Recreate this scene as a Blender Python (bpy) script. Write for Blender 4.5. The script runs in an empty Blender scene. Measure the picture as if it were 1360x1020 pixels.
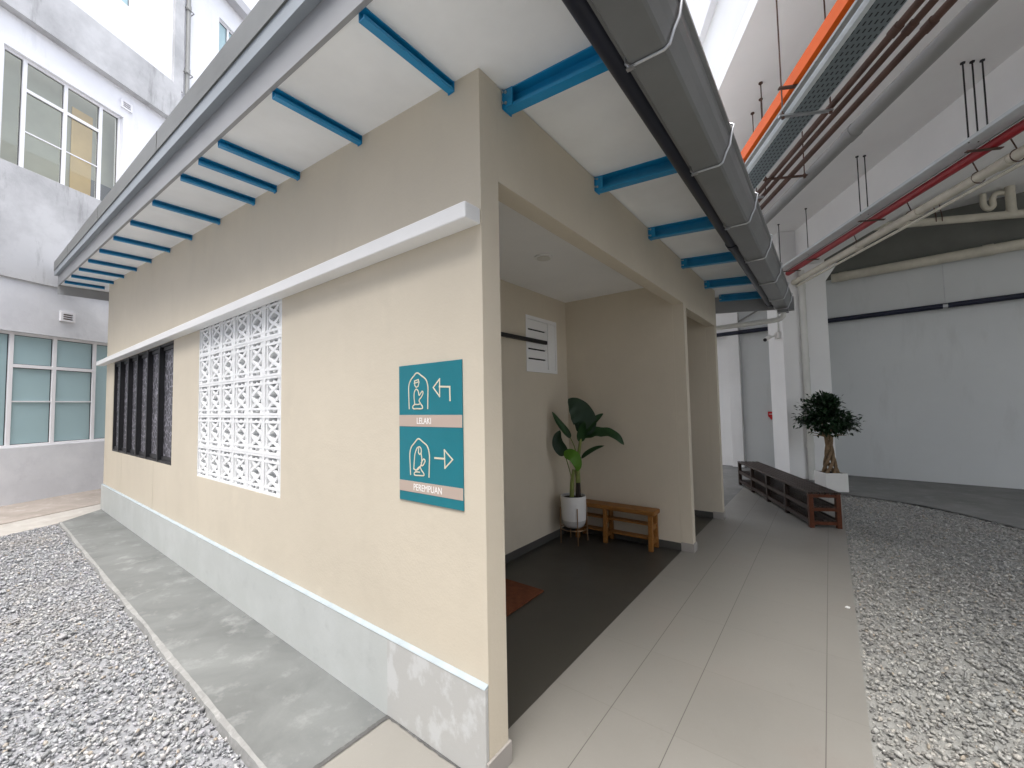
import bpy, bmesh, math, random
import numpy as np
from mathutils import Vector, Matrix
random.seed(7)
rng = np.random.default_rng(7)
S = bpy.context.scene
COL = S.collection

# ------------------------------------------------------------------ camera
cam_d = bpy.data.cameras.new('camera')
cam_d.sensor_width = 36
cam_d.lens = 548.58 / 1360 * 36
cam_d.clip_start = 0.02
cam_d.clip_end = 500
cam = bpy.data.objects.new('camera', cam_d)
COL.objects.link(cam)
R_ = Vector((0.79281604, 0.60914902, -0.0194987))
D_ = Vector((-0.0465223, 0.02858746, -0.9985081))
F_ = Vector((-0.60768282, 0.79254036, 0.05100361))
mw = Matrix.Identity(4)
for i in range(3):
    mw[i][0] = R_[i]; mw[i][1] = -D_[i]; mw[i][2] = -F_[i]
mw[0][3], mw[1][3], mw[2][3] = 1.1415168, -1.2950529, 1.5
cam.matrix_world = mw
S.camera = cam
S.render.resolution_x, S.render.resolution_y = 1024, 768

# ------------------------------------------------------------------ light
SUN_DIR = Vector((0.22, -0.35, 1.1)).normalized()
EL = math.asin(SUN_DIR.z); AZ = math.atan2(SUN_DIR.x, SUN_DIR.y)
W = bpy.data.worlds.new('World'); S.world = W
W.use_nodes = True
wn = W.node_tree
sky = wn.nodes.new('ShaderNodeTexSky')
sky.sky_type = 'NISHITA'
sky.sun_disc = False
sky.sun_elevation = EL
sky.sun_rotation = AZ
sky.air_density = 1.0; sky.dust_density = 4.0; sky.ozone_density = 1.0
hs = wn.nodes.new('ShaderNodeHueSaturation')
hs.inputs['Saturation'].default_value = 0.42
wn.links.new(sky.outputs[0], hs.inputs['Color'])
wn.links.new(hs.outputs[0], wn.nodes['Background'].inputs[0])
wn.nodes['Background'].inputs[1].default_value = 0.15
sun_d = bpy.data.lights.new('sun', 'SUN')
sun_d.energy = 1.0; sun_d.angle = math.radians(50); sun_d.color = (1.0, 0.97, 0.93)
sun = bpy.data.objects.new('sun', sun_d)
sun.rotation_euler = SUN_DIR.to_track_quat('Z', 'Y').to_euler()
sun.location = (-5, -10, 20)
COL.objects.link(sun)
S.view_settings.view_transform = 'Standard'
S.view_settings.look = 'None'
S.view_settings.gamma = 1.0
S.view_settings.exposure = 1.80
S.render.engine = 'CYCLES'
S.cycles.max_bounces = 10
S.cycles.diffuse_bounces = 7
S.cycles.use_denoising = True
S.cycles.sample_clamp_indirect = 10

# ------------------------------------------------------------------ materials
def hexc(r, g, b):
    f = lambda c: (c / 255 / 12.92) if c / 255 <= 0.04045 else ((c / 255 + 0.055) / 1.055) ** 2.4
    return (f(r), f(g), f(b))

def newmat(name):
    m = bpy.data.materials.new(name); m.use_nodes = True
    return m, m.node_tree, m.node_tree.nodes['Principled BSDF']

def N(nt, typ, **kw):
    n = nt.nodes.new(typ)
    for k, v in kw.items():
        if k in ('operation', 'blend_type', 'data_type', 'feature', 'noise_dimensions', 'wave_type', 'bands_direction', 'distance'):
            setattr(n, k, v)
        else:
            n.inputs[k].default_value = v
    return n

def mixc(nt, fac, a, b, blend='MIX'):
    n = nt.nodes.new('ShaderNodeMix'); n.data_type = 'RGBA'; n.blend_type = blend
    for sock, v in ((n.inputs[0], fac), (n.inputs[6], a), (n.inputs[7], b)):
        if hasattr(v, 'links'):
            nt.links.new(v, sock)
        elif isinstance(v, (int, float)):
            sock.default_value = v
        else:
            sock.default_value = (*v, 1)
    return n.outputs[2]

def ramp(nt, src, stops):
    n = nt.nodes.new('ShaderNodeValToRGB')
    el = n.color_ramp.elements
    while len(el) < len(stops):
        el.new(0.5)
    for e, (p, c) in zip(el, stops):
        e.position = p
        e.color = (c, c, c, 1) if isinstance(c, (int, float)) else (*c, 1)
    nt.links.new(src, n.inputs[0])
    return n.outputs[0]

def pos(nt, scale=(1, 1, 1), world=True):
    if world:
        src = nt.nodes.new('ShaderNodeNewGeometry').outputs['Position']
    else:
        src = nt.nodes.new('ShaderNodeTexCoord').outputs['Object']
    mp = nt.nodes.new('ShaderNodeMapping'); mp.inputs['Scale'].default_value = scale
    nt.links.new(src, mp.inputs[0])
    return mp.outputs[0]

def noise(nt, vec, scale, detail=4, rough=0.55):
    n = N(nt, 'ShaderNodeTexNoise', Scale=scale, Detail=detail, Roughness=rough)
    nt.links.new(vec, n.inputs['Vector'])
    return n.outputs['Fac']

def bump(nt, bs, src, strength, dist):
    b = N(nt, 'ShaderNodeBump', Strength=strength, Distance=dist)
    nt.links.new(src, b.inputs['Height'])
    nt.links.new(b.outputs[0], bs.inputs['Normal'])
    return b

def paint(name, col, rough=0.6, var=0.06, scale=1.2, fine=90, bstr=0.12, world=True, metal=0.0, spec=0.4):
    m, nt, bs = newmat(name)
    v = pos(nt, world=world)
    n1 = noise(nt, v, scale, 5, 0.6)
    lo = tuple(c * (1 - var) for c in col); hi = tuple(min(1, c * (1 + var)) for c in col)
    nt.links.new(ramp(nt, n1, [(0.3, lo), (0.7, hi)]), bs.inputs['Base Color'])
    bs.inputs['Roughness'].default_value = rough
    bs.inputs['Metallic'].default_value = metal
    bs.inputs['Specular IOR Level'].default_value = spec
    if bstr:
        bump(nt, bs, noise(nt, v, fine, 3, 0.6), bstr, 0.004)
    return m

def flat(name, col, rough=0.5, metal=0.0, spec=0.4):
    m, nt, bs = newmat(name)
    bs.inputs['Base Color'].default_value = (*col, 1)
    bs.inputs['Roughness'].default_value = rough
    bs.inputs['Metallic'].default_value = metal
    bs.inputs['Specular IOR Level'].default_value = spec
    return m

def stained(name, base, dark, light, scale=0.7, streak=True, rough=0.85, thr=(0.42, 0.62), bstr=0.35):
    m, nt, bs = newmat(name)
    v = pos(nt)
    n1 = noise(nt, v, scale, 8, 0.65)
    c = mixc(nt, ramp(nt, n1, [(thr[0], 0), (thr[1], 1)]), base, light)
    v2 = pos(nt, (1, 1, 0.22) if streak else (1, 1, 1))
    n2 = noise(nt, v2, scale * 3.2, 6, 0.7)
    c = mixc(nt, ramp(nt, n2, [(0.56, 0), (0.74, 0.75)]), c, dark)
    nt.links.new(c, bs.inputs['Base Color'])
    bs.inputs['Roughness'].default_value = rough
    bump(nt, bs, noise(nt, v, 22, 6, 0.7), bstr, 0.008)
    return m

MT = {}
def wallpaint(name, col):
    m, nt, bs = newmat(name)
    v = pos(nt)
    c = mixc(nt, ramp(nt, noise(nt, v, 0.8, 5, 0.6), [(0.3, 0.0), (0.7, 1.0)]), tuple(x * 0.95 for x in col), tuple(x * 1.04 for x in col))
    c = mixc(nt, ramp(nt, noise(nt, pos(nt, (1, 1, 0.35)), 3.2, 7, 0.68), [(0.50, 0.0), (0.75, 0.45)]), c, tuple(x * 0.90 for x in col))
    c = mixc(nt, ramp(nt, noise(nt, v, 2.1, 8, 0.72), [(0.60, 0.0), (0.66, 0.35), (0.72, 0.0)]), c, tuple(x * 1.09 for x in col))
    c = mixc(nt, ramp(nt, noise(nt, v, 38, 2, 0.5), [(0.70, 0.0), (0.80, 0.25)]), c, tuple(x * 0.75 for x in col))
    nt.links.new(c, bs.inputs['Base Color'])
    bs.inputs['Roughness'].default_value = 0.62
    big = noise(nt, v, 3.0, 3, 0.5); fine_ = noise(nt, v, 75, 3, 0.6)
    ad = nt.nodes.new('ShaderNodeMath'); ad.operation = 'MULTIPLY_ADD'; ad.inputs[1].default_value = 0.12
    nt.links.new(fine_, ad.inputs[0]); nt.links.new(big, ad.inputs[2])
    bump(nt, bs, ad.outputs[0], 0.35, 0.02)
    return m
MT['beige'] = wallpaint('beige_wall_paint', (0.60, 0.538, 0.428))
MT['beige_old'] = paint('beige_wall_paint', (0.63, 0.573, 0.452), 0.62, 0.05, 0.9, 70, 0.16)
MT['seam'] = paint('filled_seam', (0.50, 0.455, 0.36), 0.7, 0.1, 5, 60, 0.1)
MT['white_paint'] = paint('white_paint', (0.78, 0.78, 0.77), 0.6, 0.04, 1.0, 80, 0.1)
MT['ceil_white'] = paint('ceiling_white', (0.84, 0.84, 0.83), 0.75, 0.05, 0.8, 60, 0.12)
MT['soffit'] = paint('soffit_board', (0.83, 0.845, 0.85), 0.55, 0.075, 1.6, 40, 0.06)
MT['hall_white'] = stained('hall_wall_white', (0.565, 0.585, 0.58), (0.50, 0.515, 0.505), (0.60, 0.62, 0.615), 0.8, True, 0.65, (0.35, 0.7), 0.12)
MT['hall_plain'] = paint('hall_plain_white', (0.56, 0.58, 0.575), 0.65, 0.05, 0.6, 50, 0.12)
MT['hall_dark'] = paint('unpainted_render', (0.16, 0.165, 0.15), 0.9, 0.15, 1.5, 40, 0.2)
MT['fascia'] = paint('fascia_grey', (0.29, 0.295, 0.30), 0.45, 0.06, 2.0, 40, 0.04)
MT['fascia_blue'] = paint('verge_blue_grey', (0.27, 0.30, 0.325), 0.4, 0.06, 2.0, 40, 0.03)
MT['flashing'] = paint('flashing_grey', (0.17, 0.175, 0.165), 0.4, 0.08, 3.0, 40, 0.03, metal=0.3)
MT['roofmetal'] = paint('pale_roof_metal', (0.40, 0.405, 0.405), 0.45, 0.06, 3, 60, 0.03, metal=0.0)  # kept pale so the unseen roof top bounces skylight onto the hall ceiling
MT['gutter'] = paint('gutter_grey', (0.165, 0.170, 0.168), 0.34, 0.1, 3.0, 60, 0.03, spec=0.5)
MT['blackpipe'] = paint('black_pipe', (0.015, 0.017, 0.027), 0.38, 0.15, 6, 60, 0.02)
MT['galv'] = paint('galvanised_steel', (0.52, 0.53, 0.54), 0.35, 0.12, 9, 90, 0.03, metal=0.85)
MT['blue'] = paint('blue_steel_paint', (0.008, 0.235, 0.47), 0.35, 0.12, 5.0, 80, 0.05, spec=0.5)
MT['black'] = paint('black_powdercoat', (0.014, 0.014, 0.016), 0.5, 0.1, 8, 90, 0.03)
MT['block_white'] = paint('vent_block_white', (0.80, 0.81, 0.81), 0.7, 0.05, 6, 120, 0.25, world=False)
MT['plinth'] = stained('plinth_render', (0.47, 0.49, 0.472), (0.42, 0.438, 0.425), (0.52, 0.54, 0.525), 2.2, False, 0.75, (0.45, 0.7), 0.15)
def plinthmat():
    m = MT['plinth']; nt = m.node_tree; bs = nt.nodes['Principled BSDF']
    src = bs.inputs['Base Color'].links[0].from_socket
    g = nt.nodes.new('ShaderNodeNewGeometry'); sp = nt.nodes.new('ShaderNodeSeparateXYZ'); nt.links.new(g.outputs['Position'], sp.inputs[0])
    gt = nt.nodes.new('ShaderNodeMath'); gt.operation = 'GREATER_THAN'; gt.inputs[1].default_value = -0.64; nt.links.new(sp.outputs[0], gt.inputs[0])
    n = noise(nt, pos(nt, (1, 1, 0.8)), 9, 6, 0.62)
    mu = nt.nodes.new('ShaderNodeMath'); mu.operation = 'MULTIPLY'; nt.links.new(gt.outputs[0], mu.inputs[0]); nt.links.new(ramp(nt, n, [(0.52, 0.0), (0.62, 0.9)]), mu.inputs[1])
    base = mixc(nt, gt.outputs[0], src, (0.46, 0.46, 0.44))
    c = mixc(nt, mu.outputs[0], base, (0.56, 0.57, 0.56))
    nt.links.new(c, bs.inputs['Base Color'])
plinthmat()
MT['plinth_edge'] = paint('plinth_edge', (0.36, 0.415, 0.44), 0.5, 0.12, 8, 80, 0.1)
MT['teal'] = paint('sign_teal', hexc(22, 114, 126), 0.4, 0.05, 6, 80, 0.0)
MT['band'] = flat('sign_taupe', hexc(182, 165, 152), 0.45)
MT['line'] = flat('sign_line', hexc(214, 205, 180), 0.5)
MT['letter'] = flat('sign_letter', (0.85, 0.85, 0.83), 0.5)
MT['orange'] = paint('orange_paint', (0.66, 0.105, 0.006), 0.5, 0.06, 4, 60, 0.03, spec=0.2)
MT['rust'] = paint('rusty_steel', (0.085, 0.045, 0.032), 0.65, 0.35, 6, 70, 0.2)
MT['red'] = paint('red_pipe', (0.30, 0.012, 0.018), 0.4, 0.1, 5, 60, 0.03)
MT['greypipe'] = paint('grey_pvc', (0.25, 0.25, 0.24), 0.45, 0.08, 3, 60, 0.03)
MT['whitepipe'] = paint('white_pvc', (0.66, 0.66, 0.62), 0.42, 0.08, 3, 60, 0.03)
MT['beigepipe'] = paint('cream_pvc', (0.56, 0.53, 0.44), 0.45, 0.14, 5, 60, 0.05)
MT['whitetray'] = paint('tray_flange', (0.62, 0.66, 0.67), 0.35, 0.08, 6, 60, 0.03, metal=0.3)
MT['navy'] = paint('navy_pipe', (0.010, 0.013, 0.030), 0.42, 0.15, 4, 60, 0.02)
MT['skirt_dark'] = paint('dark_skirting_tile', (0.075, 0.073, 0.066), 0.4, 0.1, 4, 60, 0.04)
MT['skirt_light'] = paint('grey_skirting_tile', (0.33, 0.31, 0.285), 0.45, 0.08, 4, 60, 0.04)
MT['ceramic'] = paint('white_ceramic', (0.70, 0.69, 0.66), 0.4, 0.03, 6, 60, 0.03, world=False)
MT['ceramic_base'] = paint('grey_ceramic', (0.50, 0.49, 0.47), 0.5, 0.03, 6, 60, 0.03, world=False)
MT['brass'] = flat('copper_rod', (0.34, 0.22, 0.13), 0.35, 0.8)
MT['soil'] = paint('soil', (0.03, 0.02, 0.014), 0.95, 0.4, 30, 90, 0.6)
MT['mat'] = paint('coir_mat', (0.125, 0.036, 0.011), 0.95, 0.25, 20, 160, 0.8)
MT['slot_shade'] = flat('vent_slot', (0.012, 0.012, 0.012), 0.8)
MT['rubber'] = flat('rubber_gasket', (0.03, 0.03, 0.032), 0.7)
MT['redsign'] = flat('fire_alarm_red', (0.45, 0.01, 0.015), 0.4)
MT['lampglass'] = flat('lamp_diffuser', (0.62, 0.61, 0.56), 0.3)
MT['upvc'] = paint('white_window_frame', (0.78, 0.77, 0.79), 0.4, 0.03, 3, 60, 0.02)
MT['ext'] = stained('facade_render', (0.70, 0.70, 0.735), (0.58, 0.58, 0.60), (0.80, 0.80, 0.82), 0.5, True, 0.85, (0.35, 0.65), 0.25)
MT['ext_lower'] = stained('facade_lower', (0.58, 0.585, 0.61), (0.52, 0.52, 0.55), (0.70, 0.705, 0.725), 0.9, False, 0.85, (0.42, 0.66), 0.3)
MT['ext_band'] = stained('facade_band', (0.36, 0.36, 0.365), (0.17, 0.17, 0.165), (0.52, 0.52, 0.525), 0.9, True, 0.9, (0.36, 0.6), 0.5)
MT['ledge_under'] = paint('ledge_underside', (0.45, 0.45, 0.47), 0.8, 0.1, 2, 50, 0.2)
MT['paper'] = flat('white_scrap', (0.8, 0.8, 0.78), 0.8)

def wood(name, c1, c2, rough=0.45, scale=6):
    m, nt, bs = newmat(name)
    v = pos(nt, (1, 1, 1), False)
    w = N(nt, 'ShaderNodeTexNoise', Scale=scale, Detail=6, Roughness=0.6)
    mp = nt.nodes.new('ShaderNodeMapping'); mp.inputs['Scale'].default_value = (1.0, 14, 14)
    nt.links.new(v, mp.inputs[0]); nt.links.new(mp.outputs[0], w.inputs['Vector'])
    nt.links.new(ramp(nt, w.outputs['Fac'], [(0.3, c1), (0.7, c2)]), bs.inputs['Base Color'])
    bs.inputs['Roughness'].default_value = rough
    bs.inputs['Specular IOR Level'].default_value = 0.22
    bump(nt, bs, w.outputs['Fac'], 0.15, 0.003)
    return m
MT['oak'] = wood('stool_wood', (0.20, 0.085, 0.020), (0.30, 0.135, 0.036))
MT['walnut'] = wood('dark_bench_wood', (0.020, 0.012, 0.009), (0.044, 0.026, 0.019), 0.45)
MT['redwood'] = wood('reddish_bench_wood', (0.060, 0.018, 0.007), (0.105, 0.032, 0.012), 0.5)

def leafmat(name, c1, c2, rough=0.4):
    m, nt, bs = newmat(name)
    g = nt.nodes.new('ShaderNodeNewGeometry')
    v = pos(nt)
    n = noise(nt, v, 14, 3)
    c = mixc(nt, n, c1, c2)
    hv = nt.nodes.new('ShaderNodeHueSaturation')
    mr = nt.nodes.new('ShaderNodeMapRange'); mr.inputs[3].default_value = 0.65; mr.inputs[4].default_value = 1.35
    nt.links.new(g.outputs['Random Per Island'], mr.inputs[0])
    nt.links.new(mr.outputs[0], hv.inputs['Value']); nt.links.new(c, hv.inputs['Color'])
    nt.links.new(hv.outputs[0], bs.inputs['Base Color'])
    bs.inputs['Roughness'].default_value = rough
    bs.inputs['Specular IOR Level'].default_value = 0.25
    return m
MT['leaf'] = leafmat('dark_leaf', (0.014, 0.040, 0.013), (0.022, 0.060, 0.018))
MT['leaf_deep'] = leafmat('deep_leaf', (0.008, 0.022, 0.011), (0.014, 0.034, 0.015))
MT['leaf_bright'] = leafmat('bright_leaf', (0.065, 0.17, 0.012), (0.09, 0.21, 0.02))
MT['ficus'] = leafmat('ficus_leaf', (0.008, 0.024, 0.010), (0.018, 0.044, 0.015))
MT['stemgreen'] = paint('green_stem', (0.17, 0.20, 0.05), 0.5, 0.2, 12, 60, 0.1)
MT['stemdark'] = paint('dark_stem', (0.022, 0.014, 0.012), 0.7, 0.3, 20, 60, 0.3)
MT['bark'] = paint('braided_bark', (0.20, 0.135, 0.075), 0.85, 0.4, 18, 60, 0.5)

def tilemat(name, sx, sy, ox, oy, col, var, grout_x, grout_y, gw=0.0028, rough=0.42, joints=None):
    m, nt, bs = newmat(name)
    g = nt.nodes.new('ShaderNodeNewGeometry')
    sep = nt.nodes.new('ShaderNodeSeparateXYZ'); nt.links.new(g.outputs['Position'], sep.inputs[0])
    def mth(op, a, b=None):
        n = nt.nodes.new('ShaderNodeMath'); n.operation = op
        for i, v in enumerate((a, b)):
            if v is None: continue
            if hasattr(v, 'links'): nt.links.new(v, n.inputs[i])
            else: n.inputs[i].default_value = v
        return n.outputs[0]
    masks, ids = [], []
    for out, s, o in ((sep.outputs[0], sx, ox), (sep.outputs[1], sy, oy)):
        t = mth('DIVIDE', mth('SUBTRACT', out, o), s)
        fr = mth('FRACT', t)
        dist = mth('MULTIPLY', mth('MINIMUM', fr, mth('SUBTRACT', 1.0, fr)), s)
        masks.append(mth('LESS_THAN', dist, gw)); ids.append(mth('FLOOR', t))
    if joints:
        acc = idx = None
        for xj in joints:
            d_ = mth('LESS_THAN', mth('ABSOLUTE', mth('SUBTRACT', sep.outputs[0], xj)), gw)
            g_ = mth('GREATER_THAN', sep.outputs[0], xj)
            acc = d_ if acc is None else mth('MAXIMUM', acc, d_)
            idx = g_ if idx is None else mth('ADD', idx, g_)
        masks[0] = acc; ids[0] = idx
    cmb = nt.nodes.new('ShaderNodeCombineXYZ')
    nt.links.new(ids[0], cmb.inputs[0]); nt.links.new(ids[1], cmb.inputs[1])
    wn_ = nt.nodes.new('ShaderNodeTexWhiteNoise'); nt.links.new(cmb.outputs[0], wn_.inputs['Vector'])
    v = pos(nt)
    n1 = noise(nt, v, 1.6, 6, 0.6); n2 = noise(nt, v, 60, 2, 0.5)
    lo = tuple(c * (1 - var) for c in col); hi = tuple(c * (1 + var) for c in col)
    c = ramp(nt, n1, [(0.3, lo), (0.7, hi)])
    c = mixc(nt, mth('MULTIPLY', wn_.outputs['Value'], 0.10), c, tuple(x * 0.6 for x in col))
    c = mixc(nt, mth('MULTIPLY', n2, 0.12), c, tuple(x * 0.7 for x in col))
    n4 = noise(nt, v, 0.9, 5, 0.6)
    c = mixc(nt, ramp(nt, n4, [(0.52, 0.0), (0.70, 0.35)]), c, (col[0] * 1.06, col[1] * 0.93, col[2] * 0.90))
    n5 = noise(nt, v, 7.0, 7, 0.7)
    c = mixc(nt, ramp(nt, n5, [(0.58, 0.0), (0.72, 0.22)]), c, tuple(x * 0.72 for x in col))
    n6 = noise(nt, v, 210, 1, 0.4)
    c = mixc(nt, ramp(nt, n6, [(0.74, 0.0), (0.80, 0.5)]), c, tuple(min(1, x * 1.8) for x in col))
    c = mixc(nt, mth('MULTIPLY', masks[1], grout_y[1]), c, grout_y[0])
    c = mixc(nt, mth('MULTIPLY', masks[0], grout_x[1]), c, grout_x[0])
    nt.links.new(c, bs.inputs['Base Color'])
    rr = ramp(nt, n1, [(0.3, rough - 0.06), (0.7, rough + 0.1)])
    nt.links.new(rr, bs.inputs['Roughness'])
    bump(nt, bs, n2, 0.04, 0.002)
    return m
MT['tile'] = tilemat('beige_floor_tile', 0.545, 0.57, -0.03, 0.10, (0.248, 0.238, 0.214), 0.06, ((0.07, 0.064, 0.058), 0.85), ((0.14, 0.13, 0.115), 0.30), 0.0018, 0.42, (0.215, 0.515, 1.06))
MT['darktile'] = tilemat('dark_floor_tile', 0.545, 0.545, -0.11, 0.14, (0.046, 0.043, 0.036), 0.1, ((0.04, 0.038, 0.034), 0.7), ((0.04, 0.038, 0.034), 0.7), 0.002, 0.38)

def concrete(name, base, dark, light, s=1.0):
    m, nt, bs = newmat(name)
    v = pos(nt)
    wv = noise(nt, v, 1.1 * s, 3)
    add = nt.nodes.new('ShaderNodeVectorMath'); add.operation = 'MULTIPLY_ADD'
    nt.links.new(v, add.inputs[0]); add.inputs[1].default_value = (1, 1, 1)
    cm = nt.nodes.new('ShaderNodeCombineXYZ'); nt.links.new(wv, cm.inputs[0]); nt.links.new(wv, cm.inputs[1])
    nt.links.new(cm.outputs[0], add.inputs[2])
    n1 = noise(nt, add.outputs[0], 1.7 * s, 9, 0.62)
    n2 = noise(nt, v, 5.0 * s, 7, 0.65)
    n3 = noise(nt, v, 120, 2)
    c = mixc(nt, ramp(nt, n1, [(0.33, 0), (0.66, 1)]), dark, base)
    c = mixc(nt, ramp(nt, n2, [(0.54, 0), (0.72, 0.8)]), c, light)
    c = mixc(nt, ramp(nt, n3, [(0.3, 0.12), (0.7, 0)]), c, dark)
    nt.links.new(c, bs.inputs['Base Color'])
    bs.inputs['Roughness'].default_value = 0.8
    bump(nt, bs, n2, 0.12, 0.01)
    return m
MT['apron'] = concrete('apron_concrete', (0.172, 0.181, 0.176), (0.108, 0.113, 0.110), (0.255, 0.265, 0.258))
MT['apron_edge'] = concrete('apron_edge_mortar', (0.27, 0.272, 0.262), (0.19, 0.19, 0.185), (0.36, 0.36, 0.35), 4)
MT['joint'] = concrete('dark_mortar', (0.10, 0.10, 0.095), (0.06, 0.06, 0.058), (0.16, 0.16, 0.155), 5)
MT['floor_conc'] = concrete('hall_concrete', (0.22, 0.22, 0.21), (0.15, 0.15, 0.145), (0.28, 0.28, 0.27))
MT['tan'] = concrete('tan_screed', (0.41, 0.39, 0.365), (0.31, 0.29, 0.26), (0.49, 0.47, 0.44), 1.4)
MT['brown'] = concrete('brown_screed', (0.33, 0.29, 0.26), (0.25, 0.22, 0.19), (0.41, 0.37, 0.34), 1.6)
MT['bed_l'] = concrete('grit_bed_blue', (0.27, 0.275, 0.29), (0.20, 0.205, 0.215), (0.34, 0.345, 0.36), 12)
MT['bed_r'] = concrete('grit_bed_warm', (0.31, 0.31, 0.29), (0.23, 0.23, 0.215), (0.38, 0.38, 0.36), 12)
MT['ground'] = concrete('bare_ground', (0.22, 0.21, 0.19), (0.15, 0.14, 0.13), (0.30, 0.29, 0.27))

def gravelmat(name, stops):
    m, nt, bs = newmat(name)
    g = nt.nodes.new('ShaderNodeNewGeometry')
    n = nt.nodes.new('ShaderNodeValToRGB')
    el = n.color_ramp.elements
    while len(el) < len(stops): el.new(0.5)
    for e, (p, c) in zip(el, stops): e.position = p; e.color = (*c, 1)
    nt.links.new(g.outputs['Random Per Island'], n.inputs[0])
    v = pos(nt)
    n2 = noise(nt, v, 120, 3)
    n3 = noise(nt, v, 1.3, 4)
    c = mixc(nt, ramp(nt, n2, [(0.3, 0.30), (0.7, 0)]), n.outputs[0], (0.12, 0.12, 0.12))
    c = mixc(nt, ramp(nt, n3, [(0.45, 0.0), (0.7, 0.35)]), c, (0.34, 0.31, 0.27))
    nt.links.new(c, bs.inputs['Base Color'])
    bs.inputs['Roughness'].default_value = 0.75
    bump(nt, bs, n2, 0.3, 0.003)
    return m
MT['gravel_l'] = gravelmat('blue_grey_gravel', [(0, (0.15, 0.155, 0.17)), (0.16, (0.22, 0.235, 0.24)), (0.3, (0.28, 0.28, 0.305)), (0.45, (0.32, 0.34, 0.35)), (0.6, (0.37, 0.365, 0.40)), (0.75, (0.40, 0.42, 0.42)), (0.88, (0.46, 0.445, 0.44)), (0.95, (0.54, 0.55, 0.56)), (0.985, (0.33, 0.285, 0.23))])
MT['gravel_r'] = gravelmat('warm_grey_gravel', [(0, (0.15, 0.15, 0.14)), (0.16, (0.23, 0.23, 0.22)), (0.3, (0.30, 0.30, 0.28)), (0.45, (0.35, 0.355, 0.34)), (0.6, (0.40, 0.395, 0.36)), (0.75, (0.45, 0.455, 0.43)), (0.88, (0.50, 0.48, 0.43)), (0.95, (0.56, 0.56, 0.53)), (0.985, (0.42, 0.36, 0.28))])

def glassy(name, col, rough, spec=0.6):
    m, nt, bs = newmat(name)
    v = pos(nt)
    n = noise(nt, v, 0.9, 3)
    nt.links.new(ramp(nt, n, [(0.3, tuple(c * 0.93 for c in col)), (0.7, col)]), bs.inputs['Base Color'])
    bs.inputs['Roughness'].default_value = rough
    bs.inputs['Specular IOR Level'].default_value = spec
    return m
MT['frost'] = glassy('frosted_glass', (0.36, 0.50, 0.53), 0.35)
m, nt, bs = newmat('clear_glass')
tr = nt.nodes.new('ShaderNodeBsdfTransparent'); gl = nt.nodes.new('ShaderNodeBsdfGlossy')
tr.inputs[0].default_value = (0.90, 0.93, 0.90, 1); gl.inputs['Roughness'].default_value = 0.03
mx = nt.nodes.new('ShaderNodeMixShader'); mx.inputs[0].default_value = 0.14
nt.links.new(tr.outputs[0], mx.inputs[1]); nt.links.new(gl.outputs[0], mx.inputs[2])
nt.links.new(mx.outputs[0], nt.nodes['Material Output'].inputs[0])
MT['glass'] = m
MT['blind'] = paint('olive_blind', (0.42, 0.41, 0.33), 0.8, 0.08, 1.5, 60, 0.1)
MT['yellow'] = paint('yellow_board', (0.62, 0.44, 0.20), 0.7, 0.08, 2, 60, 0.05)
MT['greyboard'] = paint('grey_board', (0.20, 0.21, 0.22), 0.7, 0.08, 2, 60, 0.05)

def perforated(name):
    m, nt, bs = newmat(name)
    v = pos(nt)
    vo = N(nt, 'ShaderNodeTexVoronoi', Scale=15); vo.feature = 'DISTANCE_TO_EDGE'
    nt.links.new(v, vo.inputs['Vector'])
    n = noise(nt, v, 18, 3)
    mul = nt.nodes.new('ShaderNodeMath'); mul.operation = 'MULTIPLY'
    nt.links.new(ramp(nt, vo.outputs['Distance'], [(0.05, 1), (0.14, 0)]), mul.inputs[0])
    nt.links.new(ramp(nt, n, [(0.35, 0.25), (0.65, 1)]), mul.inputs[1])
    c = mixc(nt, mul.outputs[0], (0.040, 0.040, 0.048), (0.34, 0.33, 0.37))
    nt.links.new(c, bs.inputs['Base Color'])
    bs.inputs['Roughness'].default_value = 0.5
    return m
MT['screen'] = perforated('patterned_dark_screen')

def trayholes(name):
    m, nt, bs = newmat(name)
    tc = nt.nodes.new('ShaderNodeTexCoord')
    sep = nt.nodes.new('ShaderNodeSeparateXYZ'); nt.links.new(tc.outputs['Object'], sep.inputs[0])
    def mth(op, a, b=None):
        n = nt.nodes.new('ShaderNodeMath'); n.operation = op
        for i, v in enumerate((a, b)):
            if v is None: continue
            if hasattr(v, 'links'): nt.links.new(v, n.inputs[i])
            else: n.inputs[i].default_value = v
        return n.outputs[0]
    a, b = math.radians(-28.07), 0
    cc = mth('ADD', mth('MULTIPLY', sep.outputs[0], math.sin(a)), mth('MULTIPLY', sep.outputs[1], math.cos(a)))
    dd = mth('ADD', mth('MULTIPLY', sep.outputs[0], math.cos(a)), mth('MULTIPLY', sep.outputs[1], -math.sin(a)))
    fa = mth('ABSOLUTE', mth('SUBTRACT', mth('FRACT', mth('DIVIDE', cc, 0.055)), 0.5))
    fb = mth('ABSOLUTE', mth('SUBTRACT', mth('FRACT', mth('DIVIDE', dd, 0.032)), 0.5))
    hole = mth('MULTIPLY', mth('LESS_THAN', fa, 0.27), mth('LESS_THAN', fb, 0.16))
    c = mixc(nt, hole, (0.17, 0.20, 0.21), (0.018, 0.02, 0.02))
    nt.links.new(c, bs.inputs['Base Color'])
    bs.inputs['Roughness'].default_value = 0.45; bs.inputs['Metallic'].default_value = 0.3
    return m
MT['tray'] = trayholes('perforated_tray')

# ------------------------------------------------------------------ mesh helpers
ANG = math.radians(-28.07)
CX, CY = math.sin(ANG), math.cos(ANG)          # direction of the big building
DX, DY = math.cos(ANG), -math.sin(ANG)         # across it
def cd(c, d, z):
    return (CX * c + DX * d, CY * c + DY * d, z)

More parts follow.
